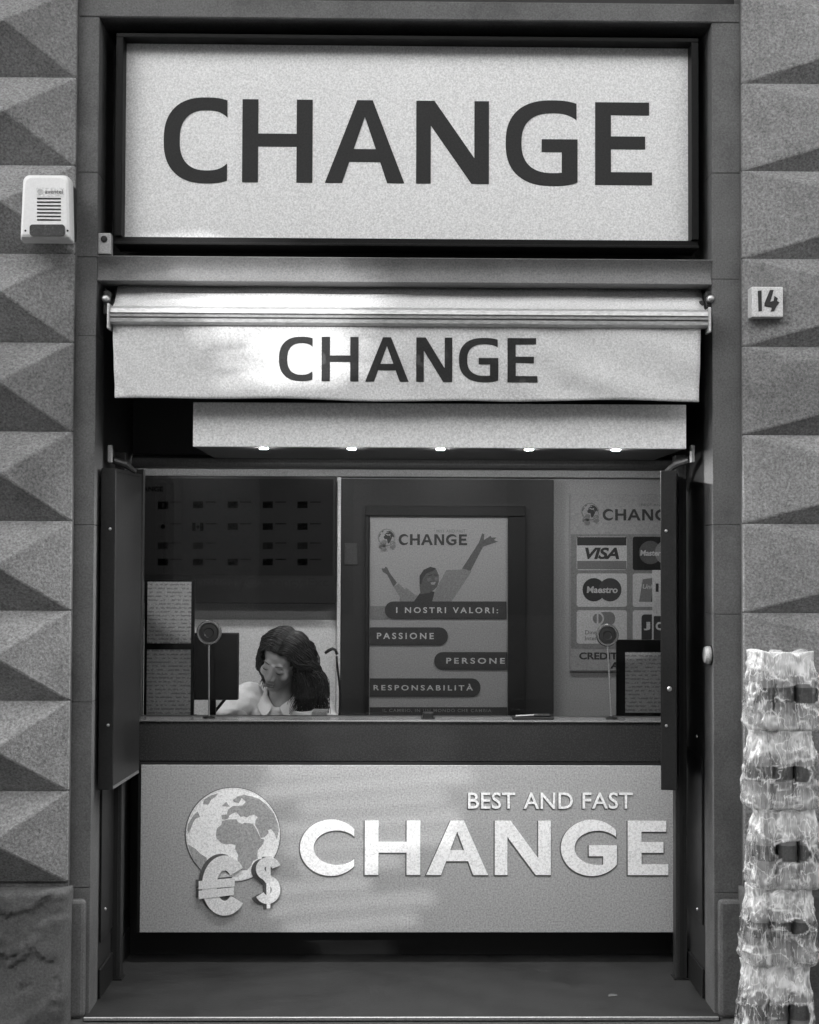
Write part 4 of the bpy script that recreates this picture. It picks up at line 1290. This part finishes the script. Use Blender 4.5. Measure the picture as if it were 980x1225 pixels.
def torso(b, g):
    b.ball(Ch, (.150 + g, .100 + g, .150 + g), 20, 14)
    b.ball(Ch * .5 + Wa * .5, (.140 + g, .100 + g, .15 + g), 20, 14)
    b.ball(Wa, (.128 + g, .098 + g, .14 + g), 20, 14)
    b.ball(Nb + Vector((0, .03, -.055)), (.13 + g, .065 + g, .055 + g), 18, 12)
    caps(b, [SL, EL, WL], [.050 + g, .038 + g, .026 + g], 14)
    caps(b, [SR, ER, WR], [.050 + g, .038 + g, .026 + g], 14)
torso(b, 0)
b.ball(Pe, (.165, .12, .12), 18, 12)
for s_ in (-1, 1):
    k_ = Vector((Pe.x + s_ * .11, 1.02, .46)); a_ = Vector((Pe.x + s_ * .11, 1.10, .07))
    caps(b, [Pe + Vector((s_ * .09, -.02, -.03)), k_, a_], [.085, .055, .038], 14)
    caps(b, [a_, a_ + Vector((0, -.13, -.03))], [.038, .028], 10)
for W_, E_, s_ in ((WL, EL, 1), (WR, ER, -1)):
    d = (W_ - E_); d.z = 0; d.normalize()
    sd = Vector((d.y, -d.x, 0)) * -s_
    palm = W_ + d * .055 + Vector((0, 0, -.010))
    caps(b, [W_, palm], [.024, .022], 10)
    b.ball(palm, (.036, .036, .014), 12, 8)
    for f_ in range(4):
        o_ = sd * ((f_ - 1.5) * .019)
        Lf = (.062, .074, .070, .055)[f_]
        p0_ = palm + o_ + d * .022
        caps(b, [p0_, p0_ + d * Lf * .55 + Vector((0, 0, .004)), p0_ + d * Lf + Vector((0, 0, -.012))], [.0095, .0088, .0075], 8)
    caps(b, [palm - sd * .028, palm - sd * .046 + d * .026, palm - sd * .040 + d * .052], [.012, .0105, .009], 8)
body = remesh(b, 'body', [SKIN, LIPS, LASH, TROUS], .005, 3, pr)
po3 = world_origin(pr)
HI = HR.inverted()
for p_ in body.data.polygons:
    c_ = p_.center + po3
    l = HI @ (c_ - Hc)
    mi = 0
    if c_.z < .62: mi = 3
    p_.material_index = mi
for s_ in (-1, 1):
    MB().tube([hl(s_ * x_, y_, z_) for x_, y_, z_ in ((.012, -.0935, .031), (.022, -.0935, .0345), (.034, -.0895, .0355), (.048, -.078, .031))], [.0014, .0021, .0018, .0008], 6).build('eyebrow', LASH, pr, smooth=True)
    MB().tube([hl(s_ * x_, y_, z_) for x_, y_, z_ in ((.017, -.0875, .002), (.026, -.0895, -.001), (.036, -.0880, -.001), (.046, -.0800, .002))], [.0008, .0013, .0013, .0008], 6).build('eyelashes', LASH, pr, smooth=True)
for zz_, rx_, rz_, yy_ in ((-.0585, .021, .0045, -.096), (-.0685, .018, .0052, -.094)):
    MB().ball(hl(0, yy_ + .002, zz_), (rx_, .0095, rz_), 16, 10, HR).build('lip', LIPS, pr, smooth=True)
# shirt, open at the neck
b = MB()
torso(b, .013)
shirt = remesh(b, 'shirt', SHIRT, .008, 5, pr)
bm = bmesh.new(); bm.from_mesh(shirt.data)
V0 = at(330, 849, 1.12)
for v in bm.verts:
    p_ = v.co + po3
    n_ = noise.fractal(Vector((p_.x * 9, p_.y * 9, p_.z * 13)), 1, 2, 4) * .010 + math.sin(p_.x * 60 + p_.z * 90 + noise.noise(p_ * 9) * 5) * .0022
    v.co += v.normal * n_
dl = []
for f in bm.faces:
    p_ = f.calc_center_median() + po3
    # V opening at the front and the neck hole
    if p_.y < Nb.y + .0 and p_.z > V0.z and abs(p_.x - (V0.x + (p_.z - V0.z) * .10)) < (p_.z - V0.z) * .85 + .002:
        dl.append(f)
    elif (Vector((p_.x, p_.y)) - Vector((Nb.x, Nb.y + .01))).length < .055 and p_.z > Nb.z - .03:
        dl.append(f)
    elif p_.z < .56:
        dl.append(f)
bmesh.ops.delete(bm, geom=dl, context='FACES')
for _ in range(14):
    mv = {}
    for v in bm.verts:
        nb = [e.other_vert(v) for e in v.link_edges if e.is_boundary]
        if len(nb) == 2: mv[v] = v.co.lerp((nb[0].co + nb[1].co) / 2, .6)
    for v, c_ in mv.items(): v.co = c_
bm.to_mesh(shirt.data); bm.free()
sl_ = shirt.modifiers.new('thick', 'SOLIDIFY'); sl_.thickness = .002
# collar: two folded wings
for s_ in (-1, 1):
    vs, fs = [], []
    n = 9
    for i in range(n):
        a = i / (n - 1)
        ang = R(90 - 150 * a)                       # back of the neck to the front
        cx_, cy_ = Nb.x + s_ * .060 * math.cos(ang) * (1 + .05 * a), Nb.y + .004 + .060 * math.sin(ang)
        zt = Nb.z + .050 - .060 * max(0, a - .35) / .65
        inner = Vector((cx_, cy_, zt)); 
        if a > .8: inner = inner.lerp(V0 + Vector((s_ * .008, -.012, .012)), (a - .8) / .2)
        outd = Vector((s_ * math.cos(ang), math.sin(ang), 0))
        outer = inner + outd * (.018 + .026 * a) + Vector((s_ * .012 * a, -.012 * a, -.032 - .018 * a))
        mid = inner.lerp(outer, .45) + Vector((0, -.003, .010))
        vs += [inner, mid, outer]
    for i in range(n - 1):
        for k_ in range(2):
            fs.append((i * 3 + k_, i * 3 + k_ + 1, (i + 1) * 3 + k_ + 1, (i + 1) * 3 + k_))
    o_ = MB().add(vs, fs).build('collar', SHIRT, shirt, smooth=True)
    so = o_.modifiers.new('thick', 'SOLIDIFY'); so.thickness = .003
    su = o_.modifiers.new('sub', 'SUBSURF'); su.levels = 1; su.render_levels = 2
# hair: a scalp cap and wavy locks
b = MB()
capm = MB().ball(Vector((0, .018, .036)), (.082, .097, .090), 32, 24)
keep = []
for f in capm.f:
    c_ = sum((capm.v[i] for i in f), Vector()) / len(f)
    if not (c_.y < -.022 and c_.z < .078 + max(0, -.06 - c_.y) * .4 and abs(c_.x) < .062) and c_.z > -.05:
        keep.append(f)
b.add([Hc + HR @ v for v in capm.v], keep)
random.seed(5)
def lock(P, r0, wav, ph, n=18):
    pts, rr_ = [], []
    m_ = len(P) - 1
    for i in range(n):
        t = i / (n - 1) * m_
        k_ = min(int(t), m_ - 1); u = t - k_
        p0_, p1_, p2_, p3_ = P[max(k_ - 1, 0)], P[k_], P[k_ + 1], P[min(k_ + 2, m_)]
        q_ = .5 * ((2 * p1_) + (p2_ - p0_) * u + (2 * p0_ - 5 * p1_ + 4 * p2_ - p3_) * u * u + (3 * p1_ - p0_ - 3 * p2_ + p3_) * u ** 3)
        a = i / (n - 1)
        amp = wav * max(0, a - .25) * 1.5
        q_ = q_ + Vector((math.sin(a * 21 + ph) * amp, math.cos(a * 15 + ph * 1.3) * amp * .6, 0))
        pts.append(q_); rr_.append(r0 * (1 - .75 * a ** 3) * (.6 if i == 0 else 1))
    b.tube(pts, rr_, 5)
J = lambda s: random.uniform(-s, s)
def scalp(y, phi, lift=0.0):
    k_ = math.sqrt(max(.02, 1 - ((y - .018) / (.099 + lift)) ** 2))
    return hl((.083 + lift) * k_ * math.sin(phi), y, .036 + (.091 + lift) * k_ * math.cos(phi))
for i in range(720):                                # the long side, over the shoulder at the right of the picture
    u = random.random()
    y0_ = -.070 + .165 * u
    lf = random.uniform(.0, .010)
    root = scalp(y0_, .12 + J(.03), .001)
    s1 = scalp(y0_ + J(.006), .50, .004 + lf); s2 = scalp(y0_ + .01 + J(.008), .95, .007 + lf)
    ear = scalp(min(.10, max(-.045, y0_ + .015)) + J(.01), 1.5, .014 + lf) + Vector((J(.006), J(.006), J(.012)))
    tx_ = 349 + 39 * random.random() ** .9
    ty_ = 834 + random.random() * 48
    yy_ = 1.05 + .17 * u + J(.02)
    mid_ = at(352 + (tx_ - 351) * .80 + 4 + J(3), 806 + J(4), yy_)
    end = at(tx_, ty_, yy_ - .01)
    lock([root, s1, s2, ear, mid_, end], random.uniform(.0012, .0036), random.uniform(.012, .030), random.choice((0, .8, 1.6, 2.4)) + J(.5), 28)
for i in range(430):                                # the other side, tucked behind the shoulder
    u = random.random()
    y0_ = -.070 + .165 * u
    lf = random.uniform(.0, .009)
    root = scalp(y0_, .12 + J(.03), .001)
    s1 = scalp(y0_ + J(.006), -.30, .004 + lf); s2 = scalp(y0_ + .01 + J(.008), -.85, .007 + lf)
    ear = scalp(min(.10, max(-.040, y0_ + .02)) + J(.01), -1.5, .010 + lf) + Vector((J(.004), J(.004), J(.012)))
    mid_ = at(310 + J(3) + 10 * u, 796 + J(5), 1.09 + .1 * u)
    end = at(317 + J(5) + 10 * u, 814 + J(10), 1.17 + .08 * u)
    lock([root, s1, s2, ear, mid_, end], random.uniform(.0014, .0036), .009, random.choice((0, .9, 2.0)) + J(.3), 22)
b.build('hair', HAIR, pr, smooth=True)

# ================================================================ WATER PACKS BY THE WALL
def mix_mat(name, v, transp, rough, streak):
    m = bpy.data.materials.new(name)
    m.use_nodes = True
    t = m.node_tree
    b = t.nodes['Principled BSDF']
    b.inputs['Base Color'].default_value = (v, v, v, 1)
    b.inputs['Roughness'].default_value = rough
    out = t.nodes['Material Output']
    tr = t.nodes.new('ShaderNodeBsdfTransparent')
    tr.inputs[0].default_value = (.92, .92, .92, 1)
    mx = t.nodes.new('ShaderNodeMixShader')
    mx.inputs[0].default_value = 1 - transp
    if streak:
        g = t.nodes.new('ShaderNodeNewGeometry'); mp = t.nodes.new('ShaderNodeMapping'); mp.inputs['Scale'].default_value = (2.6, 2.6, .55)
        nz = t.nodes.new('ShaderNodeTexNoise'); nz.inputs['Scale'].default_value = 26; nz.inputs['Detail'].default_value = 2.5; nz.inputs['Roughness'].default_value = .68; nz.inputs['Distortion'].default_value = .8
        mr = t.nodes.new('ShaderNodeMapRange'); mr.inputs[1].default_value = .36; mr.inputs[2].default_value = .66; mr.inputs[3].default_value = 1 - transp - streak; mr.inputs[4].default_value = min(1, 1 - transp + streak)
        t.links.new(g.outputs['Position'], mp.inputs[0]); t.links.new(mp.outputs[0], nz.inputs['Vector']); t.links.new(nz.outputs['Fac'], mr.inputs[0]); t.links.new(mr.outputs[0], mx.inputs[0])
        bp = t.nodes.new('ShaderNodeBump'); bp.inputs['Strength'].default_value = .4; bp.inputs['Distance'].default_value = .004
        t.links.new(nz.outputs['Fac'], bp.inputs['Height']); t.links.new(bp.outputs[0], b.inputs['Normal'])
    t.links.new(tr.outputs[0], mx.inputs[1]); t.links.new(b.outputs[0], mx.inputs[2]); t.links.new(mx.outputs[0], out.inputs['Surface'])
    return m
FILM = mix_mat('shrink film', .86, .50, .18, .30)
FILM.node_tree.nodes['Principled BSDF'].inputs['Coat Weight'].default_value = .6
_t = FILM.node_tree
_mx = [n for n in _t.nodes if n.type == 'MIX_SHADER'][0]
_mr = [n for n in _t.nodes if n.type == 'MAP_RANGE'][0]
_at = _t.nodes.new('ShaderNodeAttribute'); _at.attribute_name = 'gather'
_mr.inputs[3].default_value = -.12; _mr.inputs[4].default_value = .14
_ad = _t.nodes.new('ShaderNodeMath'); _ad.operation = 'ADD'; _ad.use_clamp = True
_gg = _t.nodes.new('ShaderNodeNewGeometry')
_last = _mr.outputs[0]
for sc_, st_, wd_, am_ in ((13, (1.0, 1.0, .9), .016, .40), (30, (2.6, 2.6, .35), .035, .42)):
    mp_ = _t.nodes.new('ShaderNodeMapping'); mp_.inputs['Scale'].default_value = st_; mp_.inputs['Rotation'].default_value = (.2, .35, .1)
    nz_ = _t.nodes.new('ShaderNodeTexNoise'); nz_.inputs['Scale'].default_value = sc_; nz_.inputs['Detail'].default_value = 2.5; nz_.inputs['Distortion'].default_value = .1
    sb_ = _t.nodes.new('ShaderNodeMath'); sb_.operation = 'SUBTRACT'; sb_.inputs[1].default_value = .5
    ab_ = _t.nodes.new('ShaderNodeMath'); ab_.operation = 'ABSOLUTE'
    rg_ = _t.nodes.new('ShaderNodeMapRange'); rg_.inputs[1].default_value = 0; rg_.inputs[2].default_value = wd_; rg_.inputs[3].default_value = am_; rg_.inputs[4].default_value = 0
    a2_ = _t.nodes.new('ShaderNodeMath'); a2_.operation = 'ADD'
    _t.links.new(_gg.outputs['Position'], mp_.inputs[0]); _t.links.new(mp_.outputs[0], nz_.inputs['Vector']); _t.links.new(nz_.outputs['Fac'], sb_.inputs[0])
    _t.links.new(sb_.outputs[0], ab_.inputs[0]); _t.links.new(ab_.outputs[0], rg_.inputs[0]); _t.links.new(rg_.outputs[0], a2_.inputs[0]); _t.links.new(_last, a2_.inputs[1])
    _last = a2_.outputs[0]
_t.links.new(_last, _ad.inputs[0]); _t.links.new(_at.outputs['Fac'], _ad.inputs[1]); _t.links.new(_ad.outputs[0], _mx.inputs[0])
PET = mix_mat('bottle plastic', .36, .25, .18, 0)
BLAB = mat('bottle label', .10, .4, var=.6, vscale=45)
BCAP = mat('bottle cap', .6, .5)
tops = [779, 872, 965, 1059, 1150, 1243]
lefts = [897, 895, 900, 893, 889]
PKY = -.215
pos_words = ['top', 'second from the top', 'middle', 'second from the bottom', 'bottom']
bw = .0305
proto = {}
def bottle_meshes(h):
    b1 = MB().lathe([(bw * .86, 0), (bw, .008), (bw, h * .18), (bw * .94, h * .20), (bw, h * .23), (bw, h * .62), (bw * .9, h * .70), (bw * .55, h * .84), (.0135, h * .89), (.0135, h * .93)], (0, 0, 0), 'Z', 18)
    b2 = MB().lathe([(bw + .0006, h * .36), (bw + .0006, h * .56)], (0, 0, 0), 'Z', 18)
    b3 = MB().lathe([(.0155, h * .925), (.0155, h * .99), (.013, h)], (0, 0, 0), 'Z', 14)
    return b1.mesh('bottle', PET, smooth=True), b2.mesh('label', BLAB, smooth=False), b3.mesh('cap', BCAP)
for i in range(5):
    z1_, z0_ = Z(tops[i], PKY, 935), Z(tops[i + 1], PKY, 935)
    if i == 4: z0_ = .0
    h = z1_ - z0_ - .002
    x0_ = X(lefts[i], PKY - .06, (tops[i] + tops[i + 1]) / 2)
    wP = .232
    cx_ = x0_ + wP / 2
    t = thing('bottle_pack', (cx_, PKY, z0_), pos_words[i] + ' film-wrapped pack of water bottles in the stack at the right', 'bottle pack', 'stacked water packs')
    if not proto: proto['m'] = bottle_meshes(h - .006)
    ms = proto['m']
    for r_ in range(2):
        for k_ in range(3):
            o_ = link(bpy.data.objects.new('bottle', ms[0]), t)
            o_.location = ((k_ - 1) * (bw * 2 + .006), (r_ - .5) * (bw * 2 + .003), .002)
            o_.rotation_euler.z = random.uniform(0, 6)
            for m_, nm in ((ms[1], 'label'), (ms[2], 'cap')):
                link(bpy.data.objects.new(nm, m_), o_)
    # shrink film
    nu, nv = 150, 46
    vs, fs = [], []
    sd = i * 7.3
    a_, d_ = wP / 2, .079
    def prof_(v):
        K = [(0, .93), (.03, 1.0), (.10, 1.03), (.30, 1.0), (.50, .96), (.66, .90), (.80, .84), (.92, .80), (1, .80)]
        for (v0, k0), (v1, k1) in zip(K, K[1:]):
            if v <= v1: return k0 + (k1 - k0) * (v - v0) / (v1 - v0)
        return .80
    for j in range(nv + 1):
        v = j / nv
        k0 = prof_(v)
        for k_ in range(nu):
            a = 2 * math.pi * k_ / nu
            c0, s0 = math.cos(a), math.sin(a)
            e_ = 2 / 4.2
            x = a_ * math.copysign(abs(c0) ** e_, c0) * k0
            y = d_ * math.copysign(abs(s0) ** e_, s0) * (k0 * .98 - .10 * max(0, v - .6))
            bumps = abs(math.cos(math.pi * 1.5 * x / a_))
            y += math.copysign(.005, -s0) * (1 - bumps) * abs(s0) * 2.2 * (.35 + .65 * v)
            z = v * h + (.022 * bumps - .016) * max(0, (v - .80) / .20)
            w1 = noise.fractal(Vector((x * 60 + sd, y * 60, z * 9 + sd)), 1, 2, 4)
            w2 = noise.fractal(Vector((x * 22 + z * 18 + sd, y * 20, z * 26)), 1, 2, 4)
            rid = 1 - abs(noise.noise(Vector((x * 16 + z * 13 + sd, y * 9, z * 15 - x * 9)))) * 2
            am = .0040 + .0075 * max(0, v - .45) * 2
            f_ = 1 + (w1 * am + w2 * .003 + max(0, rid - .6) * .009) / .09
            vs.append((cx_ + x * f_, PKY + y * f_, z0_ + .001 + z))
    hcx, hcz, hrx, hrz = [(.42, .47, .46, .135), (.34, .46, .36, .11), (.05, .47, .50, .15), (.30, .52, .36, .09), (.40, .42, .46, .15)][i]
    gat = []
    for j in range(nv + 1):
        v = j / nv
        for k_ in range(nu):
            p_ = vs[j * nu + k_]
            ux = (p_[0] - cx_) / a_
            g_ = .05 + .50 * min(1, max(0, (v - .58) / .24)) + .20 * min(1, max(0, (.34 - v) / .2)) + .25 * max(0, 1 - v / .07)
            rid = 1 - abs(noise.noise(Vector((ux * 1.9 + v * 3.1 + sd, p_[1] * 9, v * 3.7 - ux * 1.0)))) * 2
            g_ += .55 * max(0, rid - .72) / .28
            # pleats running down from the necks
            g_ += .28 * noise.noise(Vector((ux * 11 + sd, p_[1] * 60, v * 1.3))) * min(1, max(0, (v - .45) / .3))
            rad = math.hypot((ux - hcx) / hrx, (v - hcz) / hrz) + noise.noise(Vector((ux * 3 + sd, v * 7, 3))) * .35
            rad2 = math.hypot((ux + .52) / .26, (v - hcz - .03) / (hrz * .9)) + noise.noise(Vector((ux * 3 + sd, v * 7, 9))) * .4
            if i in (0, 1, 3) and p_[1] < PKY: g_ *= .35 + .65 * min(1, max(0, (rad2 - .8) / .4))
            if p_[1] < PKY:
                e_ = min(1, max(0, (rad - .88) / .18))
                g_ = g_ * e_ + .35 * max(0, 1 - abs(rad - 1.08) / .12)
                if e_ < .3: g_ -= .45
            gat.append(g_)
    for j in range(nv):
        for k_ in range(nu):
            fs.append((j * nu + k_, j * nu + (k_ + 1) % nu, (j + 1) * nu + (k_ + 1) % nu, (j + 1) * nu + k_))
    tb = len(vs)
    # pleated top: inner ring
    for k_ in range(nu):
        p_ = vs[nv * nu + k_]
        vs.append((cx_ + (p_[0] - cx_) * .45, PKY + (p_[1] - PKY) * .4, z0_ + h - .006 + .004 * noise.noise(Vector((k_ * .4, sd, 0)))))
    for k_ in range(nu):
        fs.append((nv * nu + k_, nv * nu + (k_ + 1) % nu, tb + (k_ + 1) % nu, tb + k_))
    fs.append(tuple(tb + k_ for k_ in range(nu)))
    fo = MB().add(vs, fs).build('film', FILM, t, smooth=True)
    gat += [.85] * (len(fo.data.vertices) - len(gat))
    at_ = fo.data.attributes.new('gather', 'FLOAT', 'POINT')
    at_.data.foreach_set('value', gat[:len(fo.data.vertices)])

# ================================================================ SMALL LITTER ON THE SHOP FLOOR
for lab, px, py, s_ in (('small pale scrap lying on the dark shop floor, below the word FAST', 733, 1191, .017),):
    d_ = ROT.to_3x3() @ Vector(((px - 490) / FPX, -(py - 612.5) / FPX, -1))
    g_ = CAM + d_ * ((.0146 - CAM.z) / d_.z)
    t = thing('paper_scrap', g_, lab, 'scrap')
    MB().add([g_ + Vector(q_) for q_ in ((-s_, -s_ * .8, .0008), (s_ * .9, -s_ * .5, .0015), (s_, s_ * .6, .002), (-s_ * .2, s_, .0015), (-s_ * .8, s_ * .5, .0008))], [(0, 1, 2, 3, 4)]).build('sheet', mat('scrap', .12, .8), t)
    MB().add([g_ + Vector(q_) for q_ in ((s_ * .9, -s_ * .5, .0017), (s_, s_ * .6, .0023), (s_ * .5, s_ * .2, .004))], [(0, 1, 2)]).build('fold', mat('scrap', .12, .8), t)
